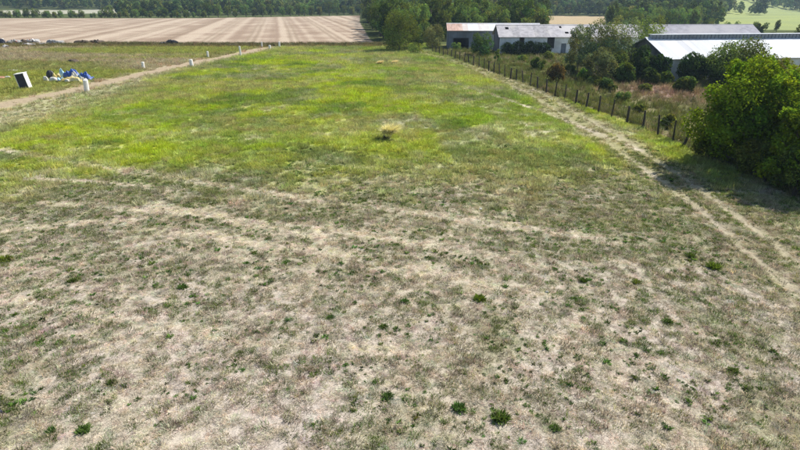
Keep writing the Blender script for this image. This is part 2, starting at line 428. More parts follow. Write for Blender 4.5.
def join(parts):
    v, t, s, n = [], [], [], 0
    for a, b, c in parts: v.append(a); t.append(b + n); s.append(c); n += len(a)
    return np.concatenate(v), np.concatenate(t), np.concatenate(s)
def gmesh(name, parts, mat):
    v, t, s = join(parts)
    return mesh_np(name, v, [t], [mat], {'shade': np.stack([s] * 3, 1)})

r = np.random.default_rng(3)
TUFTS = []
def template(lst, name, me): lst.append(bpy.data.objects.new(name, me))
for k in range(3):   # 0-2 matted straw
    template(TUFTS, 'a%d_straw' % k, gmesh('straw', [blades(r, 46, .24, .10, .30, .012, 55, 88, (.55, 1.45)), blades(r, 8, .2, .05, .15, .012, 10, 50, (.7, 1.4))], M['grass']))
for k in range(2):   # 3-4 short green
    template(TUFTS, 'b%d_short' % k, gmesh('short', [blades(r, 38, .13, .05, .14, .012, 5, 65, (.5, 1.4))], M['grass']))
for k in range(2):   # 5-6 broad-leaved weeds
    template(TUFTS, 'c%d_weed' % k, gmesh('weed', [blades(r, 26, .07, .10, .22, .055, 25, 80, (.5, 1.3), .7)], M['grass']))
for k in range(3):   # 7-9 lush grass
    template(TUFTS, 'd%d_lush' % k, gmesh('lush', [blades(r, 60, .26, .14, .34, .018, 4, 50, (.5, 1.35))], M['grass']))
for k in range(2):   # 10-11 tall dry stems
    template(TUFTS, 'e%d_tall' % k, gmesh('tall', [blades(r, 34, .22, .5, 1.05, .022, 2, 24, (.5, 1.3), .25), blades(r, 16, .22, .2, .45, .03, 15, 60, (.5, 1.1))], M['grass']))

def gn_scatter(name, pts, col, kind, scl, templates, label, cat, rot=None, tilt=.12, seed=1, zs=None):
    rg = np.random.default_rng(seed); n = len(pts)
    me = bpy.data.meshes.new(name); me.vertices.add(n); me.vertices.foreach_set('co', np.asarray(pts, np.float32).ravel())
    def at(nm, ty, key, arr):
        a_ = me.attributes.new(nm, ty, 'POINT'); a_.data.foreach_set(key, np.asarray(arr).ravel())
    at('tint', 'FLOAT_COLOR', 'color', np.concatenate([col, np.ones((n, 1))], 1).astype(np.float32))
    at('kind', 'INT', 'value', np.asarray(kind, np.int32))
    s3 = np.stack([scl, scl, scl if zs is None else scl * zs], 1)
    at('scl', 'FLOAT_VECTOR', 'vector', s3.astype(np.float32))
    ro = np.stack([rg.normal(0, tilt, n), rg.normal(0, tilt, n), rg.random(n) * 6.283], 1)
    at('rot', 'FLOAT_VECTOR', 'vector', ro.astype(np.float32))
    c = bpy.data.collections.new(name + '_kinds')
    for t in templates: c.objects.link(t)
    o = obj(name, me)
    ng = bpy.data.node_groups.new(name, 'GeometryNodeTree')
    ng.interface.new_socket('Geometry', in_out='INPUT', socket_type='NodeSocketGeometry')
    ng.interface.new_socket('Geometry', in_out='OUTPUT', socket_type='NodeSocketGeometry')
    gi = ng.nodes.new('NodeGroupInput'); go = ng.nodes.new('NodeGroupOutput')
    ip = ng.nodes.new('GeometryNodeInstanceOnPoints'); ci = ng.nodes.new('GeometryNodeCollectionInfo')
    ci.inputs['Collection'].default_value = c; ci.inputs['Separate Children'].default_value = True; ci.inputs['Reset Children'].default_value = True
    def na(nm, ty):
        q = ng.nodes.new('GeometryNodeInputNamedAttribute'); q.data_type = ty; q.inputs[0].default_value = nm
        return [s for s in q.outputs if s.enabled and s.name == 'Attribute'][0]
    L = ng.links.new
    mp = ng.nodes.new('GeometryNodeMeshToPoints')
    L(gi.outputs[0], mp.inputs[0]); L(mp.outputs[0], ip.inputs['Points']); L(ci.outputs[0], ip.inputs['Instance'])
    ip.inputs['Pick Instance'].default_value = True
    L(na('kind', 'INT'), ip.inputs['Instance Index']); L(na('scl', 'FLOAT_VECTOR'), ip.inputs['Scale'])
    e = ng.nodes.new('FunctionNodeEulerToRotation'); L(na('rot', 'FLOAT_VECTOR'), e.inputs[0]); L(e.outputs[0], ip.inputs['Rotation'])
    L(ip.outputs[0], go.inputs[0])
    md = o.modifiers.new('scatter', 'NODES'); md.node_group = ng
    return tag(o, label, cat, kind='stuff')

def in_view(x, y, m=1.18, extra=3.0):
    z = y * math.cos(PITCH) + CAM_H * math.sin(PITCH)
    return np.abs(x) < z * 400 / FPX * m + extra
def sample(n, x0, x1, y0, y1, rg):
    x = rg.uniform(x0, x1, n); y = rg.uniform(y0, y1, n)
    k = in_view(x, y); return x[k], y[k]
rg = np.random.default_rng(21)
P_, C_, K_, S_ = [], [], [], []
def put(x, y, c, k, s):
    P_.append(np.stack([x, y, height(x, y)], 1)); C_.append(c); K_.append(k); S_.append(s)
def jit(c, rg, a=.22, b=.08):
    return np.clip(c * (1 + rg.normal(0, a, (len(c), 1))) * (1 + rg.normal(0, b, c.shape)), .008, .9)
# near, dry part
x, y = sample(110000, -40, 40, 8, 40, rg)
c, m = tint(x, y)
k = (rg.random(len(x)) < (1 - m['lush'] * .9) * (1 - .97 * m['rut']) * (1 - m['semi'] * .4) * sm(42, 28, y)) & ~m['rough']
pale = fbm(x, y, 2.2, 3, 99.)[k, None]
put(x[k], y[k], jit((np.array([.43, .38, .285]) * (1 - pale) + np.array([.63, .57, .47]) * pale) * (1 + .25 * m['stk'][k, None]) * .85 + c[k] * .2, rg, .30), rg.integers(0, 3, k.sum()), rg.uniform(.3, .75, k.sum()))
x, y = sample(26000, -40, 40, 8, 36, rg)          # upright remains of dry stems, thrown up in clumps
c, m = tint(x, y); sp = fbm(x, y, 1.6, 3, 101.)
k = (rg.random(len(x)) < sm(.42, .62, sp) * (1 - m['lush']) * (1 - .8 * m['rut']) * (1 - .8 * m['stk'])) & ~m['rough']
put(x[k], y[k], jit(np.array([.37, .325, .245]) * np.ones((k.sum(), 3)), rg, .3), rg.integers(3, 5, k.sum()), rg.uniform(.8, 1.7, k.sum()))
x, y = sample(95000, -40, 40, 8, 42, rg)
c, m = tint(x, y)
sp = fbm(x, y, 2.0, 4, 111.); sp2 = fbm(x, y, .25, 3, 121.)
dens = np.clip(sm(.45, .57, sp) * (.45 + .9 * sm(.36, .6, sp2)) + m['semi'] * .6, 0, 1) * (1 - m['rut'] * .9) * (1 - .92 * m['stk']) * (1 - m['lush'] * .5)
k = (rg.random(len(x)) < dens) & ~m['rough']
gcol = np.array([.135, .16, .045]) * (1 - sp2[k, None]) + np.array([.11, .175, .035]) * sp2[k, None]
put(x[k], y[k], jit(gcol, rg, .3, .12), rg.integers(3, 5, k.sum()), rg.uniform(.5, 1.25, k.sum()))
x, y = sample(26000, -40, 40, 8, 44, rg)
c, m = tint(x, y); sp = fbm(x, y, .5, 3, 131.)
k = (rg.random(len(x)) < sm(.42, .62, sp) * .95 * (1 - m['rut']) * (1 - m['stk']) * (1 - .6 * m['lush'])) & ~m['rough']
put(x[k], y[k], jit(np.array([.105, .18, .04]) * np.ones((k.sum(), 3)), rg, .3, .12), rg.integers(5, 7, k.sum()), rg.uniform(.22, .42, k.sum()) + .6 * rg.random(k.sum()) ** 4)
# worn dry tufts on the farm track and the verge of the dirt track
x, y = sample(60000, -60, 26, 20, 118, rg)
c, m = tint(x, y)
k = (rg.random(len(x)) < np.clip(m['band'] * 1.1 * (1 - .85 * m['rut']) + m['verge'] * .8, 0, 1) * (1 - .95 * m['track'])) & ~m['rough']
gr = rg.random(k.sum())[:, None] < .4
put(x[k], y[k], jit(np.where(gr, np.array([.19, .215, .06]), np.array([.38, .33, .22])), rg, .25), np.where(gr[:, 0], 7, 0) + rg.integers(0, 3, k.sum()), rg.uniform(.5, 1.1, k.sum()) * (1 - .45 * gr[:, 0]))
# lush part
for n, y0, y1, s0, s1 in ((75000, 22, 62, .7, 1.3), (52000, 62, 100, 1.0, 1.8), (42000, 100, 151, 1.4, 2.4)):
    x, y = sample(n, -95, 60, y0, y1, rg) if y0 < 100 else sample(n, -125, 30, y0, y1, rg)
    c, m = tint(x, y)
    k = (rg.random(len(x)) < np.clip(m['lush'] * 1.1 + .22 * m['left'] * (1 - m['track']), 0, 1) * (1 - .8 * m['rut'] * sm(120, 90, y)) * 1.0) & ~m['rough'] & ~m['stub']
    sn = fbm(x, y, .8, 3, 141.)[k]
    put(x[k], y[k], jit(c[k] * (.80 + .65 * sn[:, None]) * 1.15, rg, .16, .06), rg.integers(7, 10, k.sum()), rg.uniform(s0, s1, k.sum()) * (.6 + .7 * sn))
P_, C_, K_, S_ = (np.concatenate(q) for q in (P_, C_, K_, S_))
gn_scatter('grass', P_, C_, K_, S_, TUFTS, 'short dry and green grass covering the whole field', 'grass', seed=5)
# rough growth beyond the fence
x = rg.uniform(4, 95, 60000); y = rg.uniform(24, 150, 60000)
dF = x - pl_x(FE, y)
k = in_view(x, y) & (dF > .25) & (rg.random(len(x)) < np.clip(.42 + 1.2 * sm(3.2, .3, dF), 0, 1))
k &= ~((y > 122) & (x > 21)) & ~((y > 134) & (x > 10)) & ~((y > 80) & (x > 36)) & (rg.random(len(x)) < np.clip(1.2 - y / 190, 0, 1))
x, y, dF = x[k], y[k], dF[k]
c, m = tint(x, y)
mixn = fbm(x, y, .2, 3, 151.)
tall = rg.random(len(x)) < .35 + .5 * sm(2.5, .3, dF)
col = np.where((rg.random(len(x)) < .12 + .9 * (mixn - .45) + .4 * m['pink'])[:, None], np.array([.27, .225, .14]), np.array([.15, .17, .05]))
col = col * (1 - m['pink'][:, None] * .7) + np.array([.36, .215, .18]) * m['pink'][:, None] * .7
gn_scatter('rough_grass', np.stack([x, y, height(x, y)], 1), jit(col, rg, .22, .08), np.where(tall, rg.integers(10, 12, len(x)), rg.integers(7, 10, len(x))),
           np.where(tall, rg.uniform(.6, 1.15, len(x)), rg.uniform(1.1, 2.2, len(x))), TUFTS, 'tall olive and tan rough grass beyond the fence', 'grass', seed=6)
# weedy balk at the stubble's edge
x = rg.uniform(-125, 2, 6000); y = 145.5 - .055 * (x + 30) * (x < -30) + rg.normal(0, 1.5, 6000)
k = in_view(x, y) & ((x > -78) | (rg.random(len(x)) < .12)); x, y = x[k], y[k]
col = np.where((rg.random(len(x)) < .45)[:, None], np.array([.27, .22, .12]), np.array([.12, .13, .045]))
gn_scatter('balk_weeds', np.stack([x, y, height(x, y)], 1), jit(col, rg, .3, .1), rg.integers(10, 12, len(x)), rg.uniform(.5, 1.1, len(x)), TUFTS,
           'strip of tan and olive weeds along the near edge of the stubble field', 'weeds', seed=8)

# ------------------------------------------------------------------ trees and shrubs
def leaves(rg, p, nrm, size, spread=.8, shade=None):
    """one diamond leaf per point"""
    n = len(p)
    d = nrm + rg.normal(0, spread, (n, 3)); d /= np.linalg.norm(d, axis=1)[:, None]
    t = np.cross(d, rg.normal(0, 1, (n, 3))); t /= np.linalg.norm(t, axis=1)[:, None] + 1e-9
    b = np.cross(d, t)
    L = (size * rg.uniform(.6, 1.4, n))[:, None]
    v = np.stack([p - t * L * .5, p + b * L * .32 + d * L * .06, p + t * L * .5, p - b * L * .32 + d * L * .06], 1).reshape(-1, 3)
    q = np.arange(n)[:, None] * 4 + [0, 1, 2, 3]
    return v, q
def crown(rg, lobes, n, leaf, shell=.55, holes=0.0, spread=.8):
    """lobes: (k,4) centres and radii; leaves spread through the lobes, thicker near their outside"""
    lobes = np.asarray(lobes, float)
    w = lobes[:, 3] ** 2; w /= w.sum()
    li = rg.choice(len(lobes), n, p=w)
    d = rg.normal(0, 1, (n, 3)); d /= np.linalg.norm(d, axis=1)[:, None]
    rr = shell + (1 - shell) * np.sqrt(rg.random(n)); rr *= 1 + rg.normal(0, .10, n)
    p = lobes[li, :3] + d * (lobes[li, 3] * rr)[:, None]
    # twig-sized gathering so that the outline breaks up
    f = fbm(p[:, 0] * 1.0 + p[:, 2] * .7, p[:, 1] * 1.0 - p[:, 2] * .6, 1.6 / max(leaf * 3.2, .3), 2, 7.)
    keep = np.ones(n, bool) if holes <= 0 else f > np.quantile(f, holes)
    p, d, li = p[keep], d[keep], li[keep]
    v, q = leaves(rg, p, d * .7 + np.array([0, 0, .5]), leaf, spread)
    ls = rg.uniform(.62, 1.38, len(lobes)); hue = rg.uniform(.85, 1.2, len(lobes))
    s = ls[li] * rg.uniform(.6, 1.4, len(p)); h = hue[li] * rg.uniform(.9, 1.12, len(p))
    col = np.stack([s * h, s, s * .95 / h], 1)
    return v, q, np.repeat(col, 4, 0)
def make_lobes(rg, H, R, base, k, rl=(.28, .5), cone=0.0, flat=1.0):
    """uneven heap of lobes filling a crown from z = base to H with radius R"""
    out = []
    for i in range(k):
        u = (i + .5) / k; zc = base + (H - base) * (.12 + .76 * u)
        prof = math.sin(math.pi * min(max(.18 + .74 * u, 0), 1)) ** .6 * (1 - cone * u)
        a = i * 2.399 + rg.uniform(-.4, .4); rr = R * prof * rg.uniform(.35, .75)
        rad = R * rg.uniform(*rl) * (.75 + .25 * prof)
        out.append((rr * math.cos(a), rr * math.sin(a), min(zc, H - rad * .75), rad))
    return np.array(out)
def trunk_mesh(rg, H, base, r0, lobes, mat, name='trunk', lean=.04, fork=.35, nl=None):
    mb = MB(); top = base + (H - base) * .55
    lx, ly = rg.normal(0, lean, 2)
    zz = np.linspace(0, top, 7)
    ax = np.stack([lx * zz + .05 * np.sin(zz * 1.3), ly * zz + .05 * np.cos(zz), zz - .15 * (zz == 0)], 1)
    mb.tube(ax, r0 * np.linspace(1.25, .45, 7) , 8)
    for (x_, y_, z_, rd) in lobes[:nl] if nl else lobes:
        zs = max(min(z_ - rd * .6, top * .95) * rg.uniform(fork, .95), base * .5 + .02)
        s0 = np.array([np.interp(zs, zz, ax[:, 0]), np.interp(zs, zz, ax[:, 1]), zs]); e = np.array([x_, y_, z_])
        mid = (s0 + e) / 2 + rg.normal(0, .08, 3) * np.linalg.norm(e - s0) + np.array([0, 0, -.06])
        mb.tube([s0, mid, e], [r0 * .42, r0 * .26, r0 * .08], 5)
        for j in range(3):
            dd = rg.normal(0, 1, 3); dd[2] = abs(dd[2]); dd *= rd * .85 / np.linalg.norm(dd)
            mb.tube([mid * .4 + e * .6, mid * .15 + e * .85 + dd * .5, e + dd], [r0 * .16, r0 * .10, r0 * .03], 4)
    return mb.mesh(name, mat, True)

def leafcol(name, col, trans=.35, var=.18): return leaf_mat(name, trans=trans, col=col, var=var)
LC = dict(deep=leafcol('hedge_leaves_painted_shade', (.030, .052, .018)), mid=leafcol('mid_green_leaves', (.105, .160, .036)), dark=leafcol('dark_green_leaves', (.062, .105, .030)),  # deep: the barn's shadow on the hedge is put into the leaf colour
          olive=leafcol('olive_leaves', (.155, .190, .048)), grey=leafcol('grey_green_leaves', (.155, .200, .100)),
          bright=leafcol('bright_green_leaves', (.15, .25, .03)), near=leafcol('sunlit_broad_leaves', (.17, .25, .020), .45, .08),
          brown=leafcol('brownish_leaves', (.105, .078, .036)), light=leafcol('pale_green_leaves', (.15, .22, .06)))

def sprays(rg_, lb, k, r):
    """small outlying twigs of leaves that break the outline"""
    i = rg_.integers(0, len(lb), k); d = rg_.normal(0, 1, (k, 3)); d[:, 2] = np.abs(d[:, 2]) * .9 - .25
    d /= np.linalg.norm(d, axis=1)[:, None]
    return np.concatenate([lb, np.concatenate([lb[i, :3] + d * (lb[i, 3] * rg_.uniform(.8, 1.25, k))[:, None], rg_.uniform(r * .6, r * 1.3, k)[:, None]], 1)])
def tree_meshes(seed, H, R, base, k, n, leaf, col, shell=.5, holes=.25, rl=(.28, .5), cone=0., r0=None, bark='bark', spread=.8, lean=.04, spray=0, sr=.4):
    rg_ = np.random.default_rng(seed)
    lb = make_lobes(rg_, H, R, base, k, rl, cone)
    v, q, c_ = crown(rg_, sprays(rg_, lb, spray, sr) if spray else lb, n, leaf, shell, holes, spread)
    v[:, 2] = np.maximum(v[:, 2], .03)
    cm = mesh_np('crown', v, [q], [LC[col]], {'shade': c_})
    tm = trunk_mesh(rg_, H, base, r0 or H * .02, lb, M[bark], lean=lean)
    return tm, cm
def plant_tree(name, label, cat, tm, cm, x, y, s=1.0, rz=0.0, group=None, sz=None, mat=None, parts=('trunk', 'crown')):
    t = thing(name, label, cat, (x, y, hz(x, y)), rz, group)
    t.scale = (s, s, sz or s)
    obj(parts[0], tm, t); obj(parts[1], cm, t)
    return t
def single(name, label, cat, seed, px, py, wpx, hpx, col, k=9, n=5000, leaf=.22, base=.12, group=None, holes=.25, shell=.5, bark='bark', dy=0, cone=0., rl=(.28, .5), parts=('trunk', 'crown'), r0=None):
    x, y, s = up(px, py); H = hpx / s; R = wpx / s / 2
    y += dy
    tm, cm = tree_meshes(seed, H, R, H * base, k, n, leaf, col, shell, holes, rl, cone, r0 or max(H * .018, .03), bark)
    return plant_tree(name, label, cat, tm, cm, x, y, group=group, parts=parts)

FOL = ('stems', 'foliage')
# the big leafy trees on the right
def big_tree(name, label, seed, x, y, H, R, n, k=34, col='near', leaf=.19):
    tm, cm = tree_meshes(seed, H, R, .15, k, n, leaf, col, .25, .36, (.17, .32), 0., .13, 'bark', .75, spray=110, sr=.42)
    return plant_tree(name, label, 'tree', tm, cm, x, y)
big_tree('broadleaf_tree', 'large sunlit leafy tree behind the fence at right, beside the near tilted post', 101, 24.4, 37.4, 7.6, 4.3, 60000)
big_tree('broadleaf_tree', 'tall leafy tree cut by the right edge, behind the fence', 102, 28.6, 36.6, 7.9, 3.9, 46000)
big_tree('broadleaf_tree', 'lower leafy tree at the right edge, nearest the farm track', 103, 25.4, 32.6, 5.6, 3.2, 40000, 26)
def bush_at(label, seed, x, y, H, R, col, n=9000):
    tm, cm = tree_meshes(seed, H, R, .03, 12, n, .16, col, .4, .25, (.28, .45), 0., .04, spray=30, sr=.3)
    plant_tree('shrub', label, 'shrub', tm, cm, x, y, parts=FOL)
bush_at('shaded bush on the fence line below the large leafy tree', 105, 23.9, 34.6, 2.6, 1.7, 'mid')
bush_at('shaded bush at the right edge below the lower leafy tree', 106, 24.3, 31.2, 2.8, 1.8, 'mid')
bush_at('dark bush behind the fence right of the tilted post', 107, 24.2, 38.6, 3.0, 1.9, 'mid')
single('shrub', 'small dark undergrowth bush at the foot of the large leafy tree', 'shrub', 104, 705, 158, 34, 30, 'mid', 8, 5000, .15, .05, parts=FOL)

# trees and shrubs in the middle distance
single('round_tree', 'rounded olive green tree at the far end of the green field', 'tree', 201, 399, 51.5, 42, 40, 'mid', 18, 15000, .26, .03)
single('round_tree', 'dark tree tucked behind the rounded olive green tree', 'tree', 202, 414, 48, 24, 30, 'dark', 9, 5000, .26, .06)
single('willow_bush', 'pale grey green rounded bush left of the rusty roofed barn', 'bush', 203, 434, 49.5, 25, 24, 'grey', 11, 8000, .22, .03, parts=FOL)
single('shrub', 'low bush between the rounded tree and the fence end', 'shrub', 204, 415, 55, 22, 11, 'olive', 7, 2500, .2, .03, parts=FOL)
single('shrub', 'low bright bush in front of the dark barn opening', 'shrub', 205, 457, 50, 12, 7, 'light', 6, 1500, .2, .03, parts=FOL)
single('shrub', 'dark bush before the corner between the two barns', 'shrub', 206, 480, 56, 26, 21, 'dark', 10, 6000, .24, .03, parts=FOL)
single('shrub', 'thin pale sapling in front of the white barn corner', 'shrub', 207, 497, 63, 8, 14, 'light', 6, 1200, .18, .08, parts=FOL)
for i, (px, w, h_) in enumerate(((508, 18, 11), (519, 20, 13), (531, 20, 13), (543, 17, 11.5))):
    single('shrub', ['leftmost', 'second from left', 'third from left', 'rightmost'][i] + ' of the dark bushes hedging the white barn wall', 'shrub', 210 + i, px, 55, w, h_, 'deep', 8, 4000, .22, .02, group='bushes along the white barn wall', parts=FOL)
single('shrub', 'small dark green bush in the rough grass below the white barn', 'shrub', 215, 538, 70, 16, 12, 'mid', 8, 3000, .2, .03, parts=FOL)
single('shrub', 'brownish thorny bush just behind the fence posts', 'shrub', 216, 556, 82, 22, 19, 'brown', 9, 4500, .2, .03, parts=FOL, holes=.4)
single('shrub', 'small bright green bush in the rough grass by the fence', 'shrub', 217, 583, 80, 15, 11, 'bright', 8, 3500, .18, .02, parts=FOL)
single('shrub', 'low dark bush beside the pinkish weed patch', 'shrub', 218, 604, 90, 20, 11, 'dark', 8, 3500, .18, .02, parts=FOL)
single('shrub', 'round green bush at the edge of the shaded thicket', 'shrub', 219, 630, 78, 20, 14, 'light', 9, 4500, .18, .02, parts=FOL)
single('shrub', 'small leafy bush between the fence and the pinkish weeds', 'shrub', 225, 622, 102, 16, 10, 'light', 7, 2500, .15, .02, parts=FOL)
for i, (px, py, w, h_, c_, lab) in enumerate(((568, 74, 14, 9, 'mid', 'small green bush between the brownish bush and the bright one'), (594, 84, 14, 8, 'olive', 'low olive bush right of the small bright green bush'),
        (612, 92, 12, 7, 'mid', 'little bush right of the low dark bush'), (548, 60, 14, 8, 'olive', 'low olive bush below the white barn door'), (522, 62, 12, 6, 'light', 'low pale bush below the dark hedge of the white barn'),
        (646, 92, 16, 8, 'olive', 'low olive bush at the back of the pinkish weeds'), (668, 128, 18, 14, 'light', 'leafy bush behind the fence left of the large leafy tree'), (640, 112, 14, 8, 'olive', 'low olive bush behind the fence amid tan grass'))):
    single('shrub', lab, 'shrub', 280 + i, px, py, w, h_, c_, 8, 2600, .17, .02, parts=FOL, holes=.35)
single('shrub', 'grey green bush in the rough grass left of the airy trees', 'shrub', 226, 570, 66, 18, 16, 'grey', 8, 3500, .2, .03, parts=FOL, holes=.4)
# airy grey-green trees before the long barn
for i, (px, py, w, h_, c_, lab) in enumerate((
        (577, 72, 34, 46, 'grey', 'thin grey green tree at the right end of the white barn wall'),
        (594, 75, 44, 55, 'grey', 'airy grey green tree in front of the long barn roof'),
        (615, 74, 50, 57, 'grey', 'tall twiggy half bare tree before the long barn'),
        (641, 72, 48, 54, 'light', 'open crowned pale tree left of the white roof'),
        (598, 82, 40, 32, 'grey', 'low grey green bush below the twiggy trees'))):
    single('airy_tree', lab, 'tree', 220 + i + 20, px, py, w, h_, c_, 20, 11000, .20, .10, holes=.40, shell=.25, bark='bark_pale', rl=(.2, .36), r0=.09)
for i, (px, py, w, h_, c_, lab) in enumerate((
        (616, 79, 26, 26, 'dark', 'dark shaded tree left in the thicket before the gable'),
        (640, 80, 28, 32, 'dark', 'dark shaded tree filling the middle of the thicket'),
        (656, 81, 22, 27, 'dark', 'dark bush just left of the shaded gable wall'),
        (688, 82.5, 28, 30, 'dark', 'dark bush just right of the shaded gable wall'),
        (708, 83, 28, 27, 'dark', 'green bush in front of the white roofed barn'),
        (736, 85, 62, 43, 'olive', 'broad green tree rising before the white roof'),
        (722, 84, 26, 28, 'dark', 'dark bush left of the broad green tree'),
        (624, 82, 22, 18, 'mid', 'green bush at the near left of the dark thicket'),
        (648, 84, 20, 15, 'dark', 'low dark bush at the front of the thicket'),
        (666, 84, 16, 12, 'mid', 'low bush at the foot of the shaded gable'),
        (606, 70, 26, 30, 'dark', 'dark tree under the twiggy half bare tree'),
        (590, 66, 20, 24, 'mid', 'green tree behind the airy grey trees'),
        (772, 84, 40, 28, 'olive', 'leafy bush between the broad green tree and the grey twiggy bush'),
        (684, 92, 22, 14, 'mid', 'low bush beside the large leafy tree'))):
    single('thicket_tree', lab, 'tree', 250 + i, px, py, w, h_, c_, 20 if w > 40 else 12, 20000 if w > 40 else 8000, .22, .03, holes=.2)
single('dark_tree', 'dark little tree at the right end of the grey roof', 'tree', 270, 757, 37, 13, 13, 'dark', 7, 2500, .35, .08)
single('edge_tree', 'dark tree at the right edge above the white roof', 'tree', 271, 798, 58, 24, 36, 'dark', 11, 6000, .26, .08)
single('shrub', 'grey twiggy bush in front of the white roof at right', 'shrub', 272, 786, 72, 30, 22, 'grey', 9, 3500, .2, .08, holes=.5, bark='bark_pale', parts=FOL)

# kinds for the woods
KINDS = []
for i, (H, R, b, col) in enumerate(((11, 3.6, 1.2, 'mid'), (10, 3.9, .9, 'light'), (12, 3.4, 1.5, 'dark'), (8.5, 3.6, .5, 'olive'), (12.5, 3.0, 1.4, 'mid'))):
    KINDS.append(tree_meshes(300 + i, H, R, b, 13, 4200, .42, col, .5, .3, (.26, .44)))
rt = np.random.default_rng(77)
def wood_tree(name, label, x, y, s, k, group):
    tm, cm = KINDS[k]
    return plant_tree(name, label, 'tree', tm, cm, x, y, s, rt.uniform(0, 6.28), group)
# along the right side of the stubble field
for i, yy in enumerate(np.concatenate([np.arange(164, 240, 8.5), np.arange(245, 430, 13)])):
    xx = np.interp(yy, [155, 170, 300, 420], [-7, -9, -21, -29]) + 4.2 + rt.uniform(-.6, 1.2)
    wood_tree('wood_edge_tree', 'dark leafy tree in the wood edge along the right side of the stubble field', xx, yy, rt.uniform(.85, 1.12), int(rt.choice([0, 2, 4, 2])), 'wood edge trees beside the stubble field')
# wood behind the barns
spots = []
for t in range(4000):
    yy = rt.uniform(152, 262); xx = rt.uniform(-12, 72)
    if xx < np.interp(yy, [155, 170, 300], [-2, -4, -15]): continue
    if xx / yy > .225 + .03 * math.sin(yy): continue
    if yy < 158 and xx > 8: continue
    if all((xx - a) ** 2 + (yy - b) ** 2 > 4.6 ** 2 + .0016 * (yy - 150) ** 2 for a, b in spots): spots.append((xx, yy))
    if len(spots) >= 120: break
for xx, yy in spots:
    wood_tree('wood_tree', 'green leafy tree in the wood behind the rusty roofed barn', xx, yy, rt.uniform(.75, 1.15), int(rt.choice([0, 1, 1, 3, 4, 2])), 'trees in the wood behind the barns')
# belt right of the tan field, behind the grey roof
spots = []
for t in range(3000):
    yy = rt.uniform(205, 300); a = rt.uniform(.36, .66); xx = a * yy
    if a > .50 and yy > 225 + 60 * rt.random() * (a < .56): continue
    if all((xx - p) ** 2 + (yy - q) ** 2 > 6.2 ** 2 for p, q in spots): spots.append((xx, yy))
    if len(spots) >= 75: break
for xx, yy in spots:
    low = .42 if xx / yy > .52 else 1.0
    wood_tree('wood_tree', ('low bushy tree along the near edge of the pale green meadow' if low < 1 else 'blue green tree in the wood behind the grey slate roof'), xx, yy, rt.uniform(.6, .9) * low, int(rt.choice([0, 1, 1, 3, 2])),
              'bushy trees before the meadow' if low < 1 else 'trees in the wood behind the grey roof')
# hedge and trees along the far end of the stubble
xx = -262.0
while xx < -22:
    yy = 362 + max(0, min(64, (xx + 130) * .62)) + rt.uniform(0, 11)
    px = 400 + xx / (yy * .9226 + 4.2) * FPX
    tall = px > 205
    s = rt.uniform(.62, .95) if tall else rt.uniform(.28, .62)
    wood_tree('hedgerow_tree', 'leafy tree in the belt along the far edge of the stubble field' if tall else 'low bushy tree in the hedge at the far left end of the stubble field', xx, yy, s,
              int(rt.choice([0, 1, 3, 1]) if tall else rt.choice([3, 1, 3, 0])), 'tree belt beyond the stubble' if tall else 'hedge beyond the stubble')
    xx += rt.uniform(4.2, 6.4) if tall else rt.uniform(1.0, 2.2)
# far woods: one mass
FAR = []
for i in range(5):
    rg_ = np.random.default_rng(400 + i)
    H, R = (9.5, 3.7) if i % 2 else (11, 3.3)
    v, q, c_ = crown(rg_, make_lobes(rg_, H, R, .8, 9, (.3, .5)), 900, .85, .55, .2)
    FAR.append(bpy.data.objects.new('f%d_tree' % i, mesh_np('far_tree', v, [q], [M['forest']], {'shade': c_})))
n = 60000
D = 230 + 1000 * rt.random(n) ** 1.3; a = rt.uniform(-.80, .80, n)
x = D * np.sin(np.arctan(a)); y = D * np.cos(np.arctan(a))
nn = fbm(x, y, .012, 3, 171.)
ok = np.zeros(n, bool)
ok |= (a < -.06) & (D > 680 + 50 * (nn - .5))
ok |= (a > -.46 + .2 * (nn - .5)) & (a < -.05) & (D > 455 + 40 * (nn - .5))
ok |= (a > -.07) & (a < .235) & (D > 262) & (x > np.interp(y, [155, 300, 420, 900], [-2, -14, -21, -40]))
ok |= (a > .20) & (a < .42) & (D > 425)
ok |= (a > .37) & (a < .54 + .08 * (nn - .5)) & (D > 296)
ok |= (a >= .48) & (D > 640 + 60 * (nn - .5))
ok |= (a >= .50) & (a < .63) & (D > 500) & (D < 540)
ok &= ~stub_mask(x, y)
x, y, D = x[ok], y[ok], D[ok]
gk = {}                                                         # thin out to one tree per cell
cell = np.where(D < 700, 5.4, 8.0)
key = np.floor(x / cell).astype(np.int64) * 100003 + np.floor(y / cell).astype(np.int64)
_, ui = np.unique(key, return_index=True); x, y, D = x[ui], y[ui], D[ui]
hue = fbm(x, y, .02, 3, 181.)
col = np.array([.075, .12, .045]) * (1 - hue[:, None]) + np.array([.20, .26, .075]) * hue[:, None]
gn_scatter('far_wood', np.stack([x, y, height(x, y)], 1), jit(col, rt, .25, .08), rt.integers(0, 5, len(x)), rt.uniform(.55, 1.0, len(x)) + .5 * rt.random(len(x)) ** 3, FAR,
           'hazy mass of far woodland on the low hills', 'woodland', tilt=.03, seed=9)

